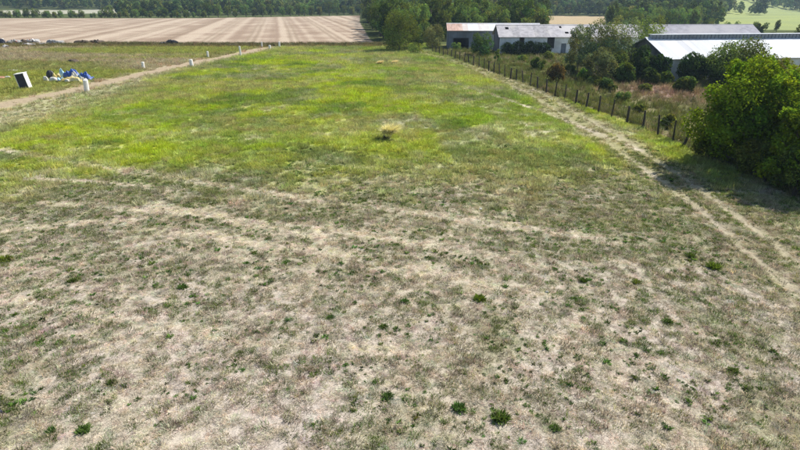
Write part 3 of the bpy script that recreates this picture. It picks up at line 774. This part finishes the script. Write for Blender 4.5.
# ------------------------------------------------------------------ barns
def gable_barn(name, label, x0, y0, rotz, L, W, hw, hr, mats, ov=.35, front=(), holes=(), sheets=12, sheet_mats=None, gable_l=(), ridge=None):
    """long side along local X facing -Y; x0, y0 is the front left corner of the wall"""
    t = thing(name, label, 'barn', (x0, y0, hz(x0, y0) - .05), rotz)
    wm, gm_, rm = mats
    # front wall with openings: piers and bands round them
    xs_ = [0]; 
    th = .3
    mb = MB(); cur = 0.0
    for (a, b, z0, z1, kind) in sorted(front):
        if a > cur: mb.box(cur, a, 0, th, 0, hw)
        if z0 > 0: mb.box(a, b, 0, th, 0, z0)
        if z1 < hw: mb.box(a, b, 0, th, z1, hw)
        cur = b
    if cur < L: mb.box(cur, L, 0, th, 0, hw)
    mb.box(0, L, W - th, W, 0, hw); w_ = mb.build('wall', wm, t)
    for (a, b, z0, z1, kind) in front:
        if kind == 'window':
            f = MB(); e = .09
            f.box(a, a + e, .1, .2, z0, z1); f.box(b - e, b, .1, .2, z0, z1); f.box(a + e, b - e, .1, .2, z0, z0 + e); f.box(a + e, b - e, .1, .2, z1 - e, z1)
            f.box((a + b) / 2 - .04, (a + b) / 2 + .04, .11, .19, z0 + e, z1 - e)
            fo = f.build('window', M['wood'], t)
            MB().box(a + e, b - e, .145, .155, z0 + e, z1 - e).build('pane', M['glass'], fo)
        elif kind == 'door':
            do = MB()
            for j in range(5):
                u0 = a + (b - a) * j / 5; u1 = a + (b - a) * (j + 1) / 5 - .02
                do.box(u0, u1, .12, .17, z0, z1)
            do.build('door', M['wood'], t)
    MB().box(th, L - th, th + .01, W - th - .01, .0, .08).build('floor', M['earth'], t)
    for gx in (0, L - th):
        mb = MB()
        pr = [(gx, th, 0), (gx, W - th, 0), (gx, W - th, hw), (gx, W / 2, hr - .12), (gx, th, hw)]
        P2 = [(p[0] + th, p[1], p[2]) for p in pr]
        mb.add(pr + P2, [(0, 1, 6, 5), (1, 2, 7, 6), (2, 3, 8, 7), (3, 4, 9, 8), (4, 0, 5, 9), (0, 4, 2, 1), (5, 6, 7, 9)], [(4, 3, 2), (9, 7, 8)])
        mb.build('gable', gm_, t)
    # roof sheets
    sl_ = (hr - hw) / (W / 2); ye = -ov; ze = hw - ov * sl_ + .06; zr = hr + .06
    tx0, tx1 = -ov, L + ov; sw = (tx1 - tx0) / sheets
    for sidei in (0, 1):
        for i in range(sheets):
            a, b = tx0 + i * sw, tx0 + (i + 1) * sw - .004
            mb = MB(); dz = RNG.uniform(0, .012)
            hh = [h_ for h_ in holes if sidei == 0 and h_[0] >= a - .01 and h_[0] < b] if sidei == 0 else []
            def pt(x, u):
                yy = ye + (W / 2 - ye) * u
                if sidei: yy = W - yy
                return (x, yy, ze + (zr - ze) * u + dz)
            # cells of each sheet, so that missing pieces are real openings
            cells = [(a, b, 0, 1)]
            if hh:
                hx, u0, u1, hwid = hh[0]; e_ = min(hx + hwid, b)
                cells = [(a, b, 0, u0), (a, b, u1, 1)]
                if hx > a + .02: cells.append((a, hx, u0, u1))
                if e_ < b - .02: cells.append((e_, b, u0, u1))
            for (p, q_, u0, u1) in cells:
                e = [pt(p, u0), pt(q_, u0), pt(q_, u1), pt(p, u1)]
                if sidei: e = e[::-1]
                mb.slab(*e, .05)
            mb.build('roof_sheet', (sheet_mats(i, sidei) if sheet_mats else rm), t)
    rc = MB(); rc.slab((tx0, W / 2 - .25, zr - .25 * sl_ + .06), (tx1, W / 2 - .25, zr - .25 * sl_ + .06), (tx1, W / 2, zr + .07), (tx0, W / 2, zr + .07), .03)
    rc.slab((tx0, W / 2, zr + .07), (tx1, W / 2, zr + .07), (tx1, W / 2 + .25, zr - .25 * sl_ + .06), (tx0, W / 2 + .25, zr - .25 * sl_ + .06), .03)
    rc.build('ridge_cap', rm, t)
    return t

# rusty roofed barn
x0, y0, _ = up(448, 48.5)
gable_barn('barn', 'grey boarded barn with pale metal roof rusty at its left end', x0, y0, math.radians(-2), 22.0, 9.0, 4.2, 5.55, (M['greywall'], M['greywall'], M['metalroof']),
           front=[(1.2, 4.9, 0, 2.5, 'open'), (6.2, 7.2, 1.1, 2.1, 'window'), (8.4, 9.4, 1.1, 2.1, 'window')], sheets=18,
           sheet_mats=lambda i, s: M['rustroof'] if i in (0, 1, 2) else M['metalroof_b' if i in (3, 6, 7, 11, 14) else 'metalroof'])
# long white barn
x0, y0, _ = up(499, 54.0)
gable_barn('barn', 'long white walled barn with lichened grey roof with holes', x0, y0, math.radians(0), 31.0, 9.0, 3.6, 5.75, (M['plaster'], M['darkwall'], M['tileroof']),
           front=[(4.2, 5.3, 1.6, 3.4, 'open'), (10.2, 11.8, 1.2, 3.5, 'open'), (13.3, 14.4, 0, 2.2, 'door'), (16.6, 17.4, 1.6, 3.3, 'open'), (21, 22.2, 1.6, 3.3, 'window'), (26, 27.2, 1.6, 3.3, 'window')],
           holes=[(1.5, .62, .80, .75), (13.4, .72, .88, .9), (14.2, .28, .42, .8), (12.95, .42, .54, .85), (19.1, .6, .8, .8)], sheets=20, sheet_mats=lambda i, s: M['tileroof_b' if i in (2, 5, 6, 11, 13, 16) else 'tileroof'])
# white roofed barn on the right
x0, y0, _ = up(655, 80.5)
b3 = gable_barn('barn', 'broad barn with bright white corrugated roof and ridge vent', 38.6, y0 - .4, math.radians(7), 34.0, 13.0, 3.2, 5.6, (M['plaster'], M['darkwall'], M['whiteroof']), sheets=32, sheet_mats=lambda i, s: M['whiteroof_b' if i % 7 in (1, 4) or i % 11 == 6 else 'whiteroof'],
           front=[(3, 4.5, 1.4, 2.4, 'window'), (9, 10.5, 1.4, 2.4, 'window'), (15, 17.5, 0, 2.5, 'door'), (21, 22.5, 1.4, 2.4, 'window')])
rv = MB(); rv.box(.4, 33.6, 5.85, 7.15, 6.08, 6.14); rvo = rv.build('ridge_vent', M['whiteroof'], b3)
pv = MB()
for i in range(56): pv.box(.5 + i * .6, .62 + i * .6, 5.95, 6.03, 5.45, 6.08); pv.box(.5 + i * .6, .62 + i * .6, 6.97, 7.05, 5.45, 6.08)
pv.build('vent_slats', M['wood'], rvo)
MB().box(.5, 33.5, 6.3, 6.7, 5.4, 6.07).build('vent_duct', M['whiteroof'], rvo)
# grey roofed barn behind
x0, y0, _ = up(655, 43)
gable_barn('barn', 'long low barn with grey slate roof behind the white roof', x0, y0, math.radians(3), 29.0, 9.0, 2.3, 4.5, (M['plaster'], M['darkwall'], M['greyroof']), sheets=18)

# ------------------------------------------------------------------ post fence
fx = thing('post_fence', 'long fence of dark wooden posts and thin wires along the farm track', 'fence', (0, 0, 0))
seg = np.hypot(*np.diff(FE, axis=0).T); cum = np.concatenate([[0], np.cumsum(seg)]); tot = cum[-1]
rp = np.random.default_rng(55)
pts = []
s = 0.9
while s < tot:
    pts.append((np.interp(s, cum, FE[:, 0]), np.interp(s, cum, FE[:, 1]))); s += 2.62 + rp.uniform(-.18, .18)
i0 = int(np.argmin([abs(p[1] - 42.6) for p in pts])); pts[i0] = (22.8, 42.6)
pm = []
for k in range(4):
    mb = MB(); w = .072 + .012 * k
    mb.tube([(0, 0, -.2), (.01, 0, .5), (-.01, .01, 1.1), (0, 0, 1.78 - .06 * k), (0, 0, 1.82 - .06 * k)], [w * 1.1, w * 1.05, w, w * .92, w * .55], 7)
    pm.append(mb.mesh('post', M['post']))
tops = []
for i, (x_, y_) in enumerate(pts):
    o = obj('post', pm[i % 4], fx, (x_, y_, hz(x_, y_)))
    tl = (rp.normal(0, .05), rp.normal(0, .05))
    if i == i0: tl = (0, .30); 
    o.rotation_euler = (tl[0], tl[1], rp.uniform(0, 6))
    if i == i0: o.rotation_euler = (0, .30, 0)
    tops.append((x_, y_, hz(x_, y_)))
tops = np.array(tops)
for h_ in (.35, .75, 1.15, 1.5):
    P = []
    for a, b in zip(tops[:-1], tops[1:]): P += [a + (0, 0, h_), (a + b) / 2 + (0, 0, h_ - .04)]
    P.append(tops[-1] + (0, 0, h_))
    MB().tube(P, .008, 4).build('wire', M['wire'], fx)

# ------------------------------------------------------------------ white marker posts along the dirt track
MK = [(87, 91.3, 4.6, 10.8, .06, 'near white marker post beside the tarpaulin heap, largest of them'),
      (143.6, 69, 2.8, 6.2, .03, 'white marker post on the far side of the dirt track, above the tarpaulin heap'),
      (192, 67.3, 3.6, 6.8, -.05, 'stout white marker post at the bend of the dirt track edge'),
      (208, 57.5, 2.0, 5.6, .02, 'thin white marker post standing in the left meadow grass'),
      (241, 57, 1.8, 9.8, -.05, 'tall thin white marker post between track and green field'),
      (262, 47.2, 1.5, 4.6, .02, 'small white marker post on the far left of the track end'),
      (270, 50, 2.4, 4.2, 0, 'short white marker post in the middle of the far track end'),
      (279.5, 48.2, 1.9, 5.6, .03, 'farthest white marker post at the stubble field edge')]
for px, py, w, h_, tilt_, lab in MK:
    x_, y_, s = up(px, py); R = w / s / 2; H = h_ / s * 1.06
    t = thing('marker_post', lab, 'marker post', (x_, y_, hz(x_, y_)), 0, 'white marker posts along the dirt track')
    mb = MB(); mb.tube([(0, 0, -.1), (0, 0, H * .5), (0, 0, H * .96), (0, 0, H)], [R * 1.04, R, R * .97, R * .85], 12)
    o = mb.build('post', M['white'], t); o.rotation_euler = (0, tilt_, 0)
    mb = MB(); mb.tube([(0, 0, -.05), (0, 0, .06), (0, 0, .09)], [R * 1.35, R * 1.3, R * 1.05], 10); mb.build('footing', M['earth'], t)

# ------------------------------------------------------------------ dumped things in the left meadow
def lump(seed, sx, sy, sz, k=0.25, nu=18, nv=9):
    """uneven heap standing on the ground"""
    rg_ = np.random.default_rng(seed); ph = rg_.uniform(0, 6, 6)
    u = np.arange(nu) * 2 * math.pi / nu; vv = np.linspace(0, 1, nv)
    v = []
    for t in vv:
        for a in u:
            e = 1 + k * (math.sin(3*a + ph[0] + 2*t) * .5 + math.sin(5*a + ph[1] - 3*t) * .3 + math.sin(2*a + ph[2]) * .5)
            rr = math.cos(t * math.pi / 2) ** .7 * e
            z = math.sin(t * math.pi / 2) * (1 + k * .6 * math.sin(2*a + ph[3]) * (1 - t) + k * .3 * math.sin(7*a + ph[4]) * (1 - t))
            v.append((sx * rr * math.cos(a), sy * rr * math.sin(a), sz * z - .06 * (t == 0)))
    q = [(i*nu+j, i*nu+(j+1) % nu, (i+1)*nu+(j+1) % nu, (i+1)*nu+j) for i in range(nv-1) for j in range(nu)]
    return np.array(v), q
def heap(name, label, cat, seed, px, py, w, h_, mat, depth=.7, group=None, k=.25, rz=0):
    x_, y_, s = up(px, py); v, q = lump(seed, w/s/2, w/s/2*depth, h_/s, k)
    o = obj(name, mesh_np(name, v, [q], [M[mat]], smooth=True), None, (x_, y_, hz(x_, y_)), rz)
    return tag(o, label, cat, group)
def sheet(name, label, px, py, w, h_, mat, seed, rz=0., depth=.75, dx=0, dy=0):
    """cloth draped over the heap below it: folded, with thickness"""
    x_, y_, s = up(px, py); rg_ = np.random.default_rng(seed); n_ = 22; ph = rg_.uniform(0, 6, 8)
    X, Y = np.meshgrid(np.linspace(-1, 1, n_), np.linspace(-1, 1, n_))
    r2 = np.hypot(X * 1.0, Y)
    Z = np.clip(1 - np.maximum(np.abs(X), np.abs(Y)) ** 5 * .9, .05, 1) * (.78 + .22 * np.cos(X * 2.2 + ph[5])) + .13 * np.sin(X * 5 + ph[0] + 2 * Y) + .10 * np.sin(Y * 6 + ph[1] - X * 3) + .10 * np.sin(X * 11 + Y * 7 + ph[2]) + .07 * np.sin(X * 17 - Y * 13 + ph[6])
    Z = np.maximum(Z, .03)
    Xw = (X + .10 * np.sin(Y * 4 + ph[3])) * w/s/2; Yw = (Y + .10 * np.sin(X * 4 + ph[4])) * w/s/2 * depth
    v = np.stack([Xw, Yw, Z * h_/s], -1).reshape(-1, 3)
    i = (np.arange(n_-1)[:, None] * n_ + np.arange(n_-1)).ravel(); q = np.stack([i, i+1, i+n_+1, i+n_], 1)
    o = obj(name, mesh_np(name, v, [q], [M[mat]], smooth=True), None, (x_, y_, hz(x_, y_)), rz)
    sf = o.modifiers.new('thickness', 'SOLIDIFY'); sf.thickness = .03
    return tag(o, label, 'tarpaulin')
sheet('tarpaulin', 'dark blue tarpaulin over the middle of the dumped heap', 72, 78.5, 17, 7.5, 'blue', 501, .1, .5)
sheet('tarpaulin', 'blue tarpaulin sloping off the right end of the dumped heap', 86.5, 79.5, 13, 6.5, 'blue', 502, -.25, .6)
sheet('tarpaulin', 'pale blue sheeting at the left of the dark blue tarpaulin', 64, 78.8, 8, 8, 'paleblue', 503, .2, .6)
sheet('tarpaulin', 'pale blue strip of sheeting between the two blue tarpaulins', 80.5, 79.6, 6, 6, 'paleblue', 506, .2, .8)
sheet('tarpaulin', 'yellow cloth spread along the front of the dumped heap', 71, 81.5, 21, 4.2, 'yellow', 504, 0., .35)
sheet('tarpaulin', 'creamy yellow sheet beside the black bag', 57.5, 79.5, 7, 7, 'yellow', 505, .4, .7)
sheet('tarpaulin', 'white plastic sheet lying across the blue tarpaulin', 76, 79.8, 7, 7, 'sack', 507, .5, .5)
sheet('tarpaulin', 'pale blue scrap of sheeting in front of the black bag', 61, 81.2, 6, 4.5, 'paleblue', 508, .8, .6)
sheet('tarpaulin', 'white plastic sheet at the right foot of the dumped heap', 83.5, 81.0, 7, 3.6, 'sack', 509, .1, .5)
heap('rubbish_bag', 'black bag on the left end of the dumped heap', 'bag', 511, 51, 78.8, 8, 8.5, 'black')
heap('rubbish_bag', 'white sack at the far left of the dumped heap', 'bag', 512, 46, 80.6, 4.2, 4.6, 'sack')
heap('rubbish_bag', 'grey white bundle in front of the black bag', 'bag', 513, 54, 81.5, 9, 4.6, 'sack')
heap('rubbish_bag', 'white sack in front of the yellow cloth', 'bag', 514, 67.5, 82.2, 4, 3.4, 'sack')
heap('rubbish_bag', 'small orange bag at the foot of the yellow cloth', 'bag', 515, 81, 81.5, 2.6, 2.2, 'yellow')
heap('rubbish_bag', 'dark flat bag under the left of the heap', 'bag', 516, 59, 82, 5, 2, 'black')
heap('earth_mound', 'dark mound of dug earth behind the tarpaulin heap', 'mound', 521, 73.5, 63, 11, 3.6, 'earth')
heap('earth_mound', 'small dark earth mound right of the bigger one', 'mound', 522, 99, 63.8, 4.5, 1.9, 'earth')
# leaning booth
x_, y_, s = up(26.5, 88.5)
bt = thing('leaning_booth', 'leaning white booth with a dark open front', 'booth', (x_, y_, hz(x_, y_)), math.radians(8))
w, d, h_ = 1.12, 1.15, 2.05
MB().box(-w/2, w/2, -d/2, d/2, 0, .09).build('floor', M['navy'], bt)
MB().box(w/2 - .06, w/2, -d/2, d/2, .09, h_).build('side_panel', M['white'], bt)
MB().box(-w/2, -w/2 + .06, -d/2, d/2, .09, h_).build('side_panel', M['white'], bt)
MB().box(-w/2 + .06, w/2 - .06, d/2 - .06, d/2, .09, h_).build('back_panel', M['navy'], bt)
MB().box(-w/2 - .05, w/2 + .05, -d/2 - .05, d/2 + .05, h_, h_ + .08).build('roof', M['white'], bt)
MB().box(-w/2 + .06, w/2 - .06, -d/2 + .03, -d/2 + .08, .09, h_ - .02).build('dark_opening_sheet', M['navy'], bt)  # dark sheet across the open front, stands in for the shaded inside
bt.rotation_euler = (0.02, math.radians(-8), math.radians(14))
bt.location.z -= .06
def slab_thing(name, label, cat, px, py, w, d, t_, mat, rz, tilt_=(.04, .05)):
    x_, y_, s = up(px, py)
    mb = MB(); mb.box(-w/2, w/2, -d/2, d/2, 0, t_)
    mb.box(-w/2 + .1, w/2 - .1, -d/2 + .08, -d/2 + .16, t_, t_ + .03); mb.box(-w/2 + .1, w/2 - .1, d/2 - .16, d/2 - .08, t_, t_ + .03)
    o = mb.build(name, M[mat]); o.location = (x_, y_, hz(x_, y_) - .03); o.rotation_euler = (tilt_[0], tilt_[1], rz)
    return tag(o, label, cat)
slab_thing('panel', 'white panel lying in the grass above the leaning booth', 'panel', 11.5, 70.5, 1.4, 1.0, .12, 'white', .1)
slab_thing('panel', 'thin pale strip lying right of the white panel', 'panel', 22.5, 69.8, .8, .5, .08, 'sack', .0)
slab_thing('board', 'reddish board at the left edge beside the booth', 'board', 3, 78.5, 2.0, .9, .28, 'brick', .3, (.2, .1))
slab_thing('board', 'pinkish block next to the reddish board', 'board', 8, 78.5, .5, .5, .4, 'sack', .3)
# rubble strip before the stubble field
def debris(label, seed, px, py, w, h_, mat):
    x_, y_, s = up(px, py); W = w / s; H = h_ / s; rg_ = np.random.default_rng(seed)
    t = thing('debris_heap', label, 'debris', (x_, y_, hz(x_, y_)), 0, 'debris before the stubble field')
    v, q = lump(seed, W * .46, W * .3, H * .5, .55, 16, 6)
    obj('heap', mesh_np('heap', v, [q], [M[mat if mat != 'white' else 'stone']]), t)
    for i in range(16):
        a, b, c = rg_.uniform(.05, .17, 3) * W * np.array([.8, .8, 1.6]); u = rg_.uniform(-.42, .42); mb = MB()
        mb.hexa(np.array([(-a,-b,0),(a,-b,0),(a,b,0),(-a,b,0),(-a,-b,c*.4),(a*.9,-b,c*.5),(a,b*.8,c*.4),(-a*.8,b,c*.5)]) / 1.6)
        o = mb.build('chunk', M[[mat, 'stone', mat, 'sack', 'earth', 'brick', mat, 'white'][i % 8] if mat in ('stone', 'white') else mat], t)
        o.location = (u * W, rg_.uniform(-.25, .1) * W, H * max(0, .6 - abs(u) * 1.1) * rg_.uniform(.3, 1)); o.rotation_euler = tuple(rg_.normal(0, .35, 2)) + (rg_.uniform(0, 6),)
rr_ = np.random.default_rng(91)
DB = [(2, 42.5, 6, 4.5, 'navy', 'dark heap of scrap at the left edge before the stubble field'), (3.5, 41.0, 2.5, 3.6, 'sack', 'pale sack on the dark scrap at the left edge'),
      (16, 42.0, 11, 3.0, 'stone', 'grey rubble pile left in the debris strip'), (24, 41.8, 6, 3.2, 'earth', 'dark soil heap beside the white sheet'),
      (34, 40.6, 9, 2.6, 'white', 'bright white sheet lying in the debris strip'), (28, 44.0, 10, 2.0, 'stone', 'low grey rubble below the white sheet'),
      (44, 43.5, 7, 2.0, 'stone', 'low grey rubble right of the white sheet'), (52, 42, 7, 3.2, 'stone', 'grey rubble pile in the middle of the debris strip'),
      (60, 42.2, 8, 2.6, 'stone', 'grey rubble pile at the right of the debris strip'), (6, 46.5, 6, 2.4, 'stone', 'low rubble under the dark scrap at the left edge'),
      (83, 41.8, 10, 2.6, 'earth', 'brown earth heap at the stubble edge'), (97, 41.3, 12, 2.2, 'earth', 'long brown earth heap at the stubble edge'),
      (163, 43.6, 5, 2.8, 'black', 'dark scrap left of the black pile at the stubble edge'), (172, 43.4, 9, 4.2, 'black', 'black pile at the stubble edge'),
      (232, 44.3, 8, 1.8, 'earth', 'low dark heap right along the stubble edge')]
for i, (px, py, w, h_, mt, lab) in enumerate(DB):
    debris(lab, 530 + i, px, py + 1.6, w * 1.3, h_ * 2.3, mt)

# ------------------------------------------------------------------ tussocks, weeds and small things in the field
DRY = leaf_mat('dry_straw_blades', trans=.32, col=(.82, .73, .47), var=.05)
WEED = leaf_mat('weed_leaves', trans=.3, col=(.095, .165, .040), var=.25)
YWEED = leaf_mat('yellowish_weed_leaves', trans=.3, col=(.15, .23, .035), var=.1)
BASE_SHADE = leaf_mat('base_shade_leaves', trans=.2, col=(.05, .06, .02), var=.1)  # shade under the tussock put into the colour of its base blades
def tussock(label, seed, px, py, w, h_, lean_x=1.3, lean_y=.3):
    x_, y_, s = up(px, py); H = h_ / s; R = w / s / 2; rg_ = np.random.default_rng(seed)
    t = thing('dry_tussock', label, 'tussock', (x_, y_, hz(x_, y_)), 0, None)
    v, f, sh = blades(rg_, 1100, R * .42, H * .7, H * 1.15, .06, 2, 30, (.7, 1.3), 1.1)
    v[:, 0] += lean_x * R * (v[:, 2] / H) ** 1.5; v[:, 1] += lean_y * R * (v[:, 2] / H) ** 1.5
    obj('straw_blades', mesh_np('straw_blades', v, [f], [DRY], {'shade': np.stack([sh] * 3, 1)}), t)
    v, f, sh = blades(rg_, 120, R * .45, H * .15, H * .40, .035, 5, 50, (.5, 1.1), .4)
    obj('base_shade_blades', mesh_np('base_shade_blades', v, [f], [BASE_SHADE], {'shade': np.stack([sh] * 3, 1)}), t)
tussock('tall straw coloured tussock standing in the middle of the green field', 601, 386.5, 139.5, 12, 17)
tussock('left of the two small pale tussocks far back in the green field', 602, 378, 65.5, 5.5, 5)
tussock('right of the two small pale tussocks far back in the green field', 603, 393, 64.8, 5.5, 4.6)
def weed(label, seed, px, py, w, mat=WEED, h_=.75):
    x_, y_, s = up(px, py); R = w / s / 2; rg_ = np.random.default_rng(seed)
    parts = [blades(rg_, 150, R * .75, R * .4, R * 1.0, R * .16, 10, 75, (.45, 1.35), .8), blades(rg_, 60, R * .4, R * .6, R * 1.3 * h_ + .04, R * .09, 0, 40, (.5, 1.3), .5)]
    v, f, sh = join(parts)
    o = obj('weed_clump', mesh_np('weed_clump', v, [f], [mat], {'shade': np.stack([sh] * 3, 1)}), None, (x_, y_, hz(x_, y_)))
    return tag(o, label, 'weed', 'weed clumps in the dry grass')
for i, (px, py, w, mt, lab) in enumerate((
        (459, 410, 18, WEED, 'dark green weed clump nearest the bottom edge, right of centre'),
        (500, 420, 24, WEED, 'spreading weed clump right of the dark bottom clump'),
        (5, 262, 17, YWEED, 'bright green weed clump at the left edge'),
        (72, 283, 12, WEED, 'dark green weed clump low on the left, right of the bright edge clump'),
        (183, 288, 12, WEED, 'small green weed clump in the left part of the dry grass'),
        (583, 281, 11, WEED, 'round dark weed clump in the dry grass at right of centre'),
        (636, 283, 11, YWEED, 'yellow green weed clump beside the round dark one'),
        (714, 267, 17, YWEED, 'bright yellow green weed clump left of the farm track'),
        (690, 256, 12, WEED, 'dull green weed clump above the bright yellow green one'),
        (384, 328, 11, WEED, 'dark weed clump in the middle of the dry grass'),
        (331, 318, 9, WEED, 'small weed left of the middle dark clump'),
        (405, 302, 11, WEED, 'weed clump just above the middle dark clump'),
        (480, 300, 16, YWEED, 'olive weed clump right of the middle dark clump'),
        (388, 398, 14, WEED, 'weed clump left of the dark bottom clump'),
        (84, 432, 17, WEED, 'dark weed clump near the bottom left corner'),
        (52, 432, 12, WEED, 'smaller dark weed left of the bottom left clump'),
        (112, 384, 12, WEED, 'green weed above the bottom left clump'),
        (733, 372, 14, WEED, 'weed clump in the dry grass at the lower right'),
        (555, 430, 14, WEED, 'weed clump near the bottom, right of the spreading one'),
        (668, 322, 12, WEED, 'small weed clump right of centre below the yellow green ones'),
        (507, 147, 9, WEED, 'dark weed tuft in the green field right of the straw tussock'),
        (403, 118, 7, WEED, 'tiny dark tuft behind the straw tussock'))):
    weed(lab, 700 + i, px, py, w * .85, mt)
def stone(label, seed, px, py, w, mat, name='stone', cat='stone'):
    x_, y_, s = up(px, py); v, q = lump(seed, w/s/2, w/s/2*.8, w/s*.4, .2, 10, 5)
    tag(obj(name, mesh_np(name, v, [q], [M[mat]], smooth=False), None, (x_, y_, hz(x_, y_))), label, cat)
stone('dark stone at the lower left edge', 801, -3, 414, 11, 'navy')
stone('small white scrap lying in the grass right of centre', 802, 481, 208, 3.6, 'white', 'litter_scrap', 'litter')
stone('small pale stone in the dry grass at right of centre', 803, 547, 292, 4, 'stone')

# ------------------------------------------------------------------ haze
hb = MB(); hb.box(-3300, 3300, -800, 3700, -4, 260)
m, nt, out = new_mat('thin_blue_haze')
pv_ = N(nt, 'ShaderNodeVolumePrincipled'); pv_.inputs['Color'].default_value = (.55, .76, 1, 1); pv_.inputs['Density'].default_value = .00019
pv_.inputs['Anisotropy'].default_value = .3
nt.links.new(pv_.outputs[0], out.inputs['Volume'])
ho = hb.build('haze', m); tag(ho, 'thin blue haze over the far woods', 'haze', kind='stuff')
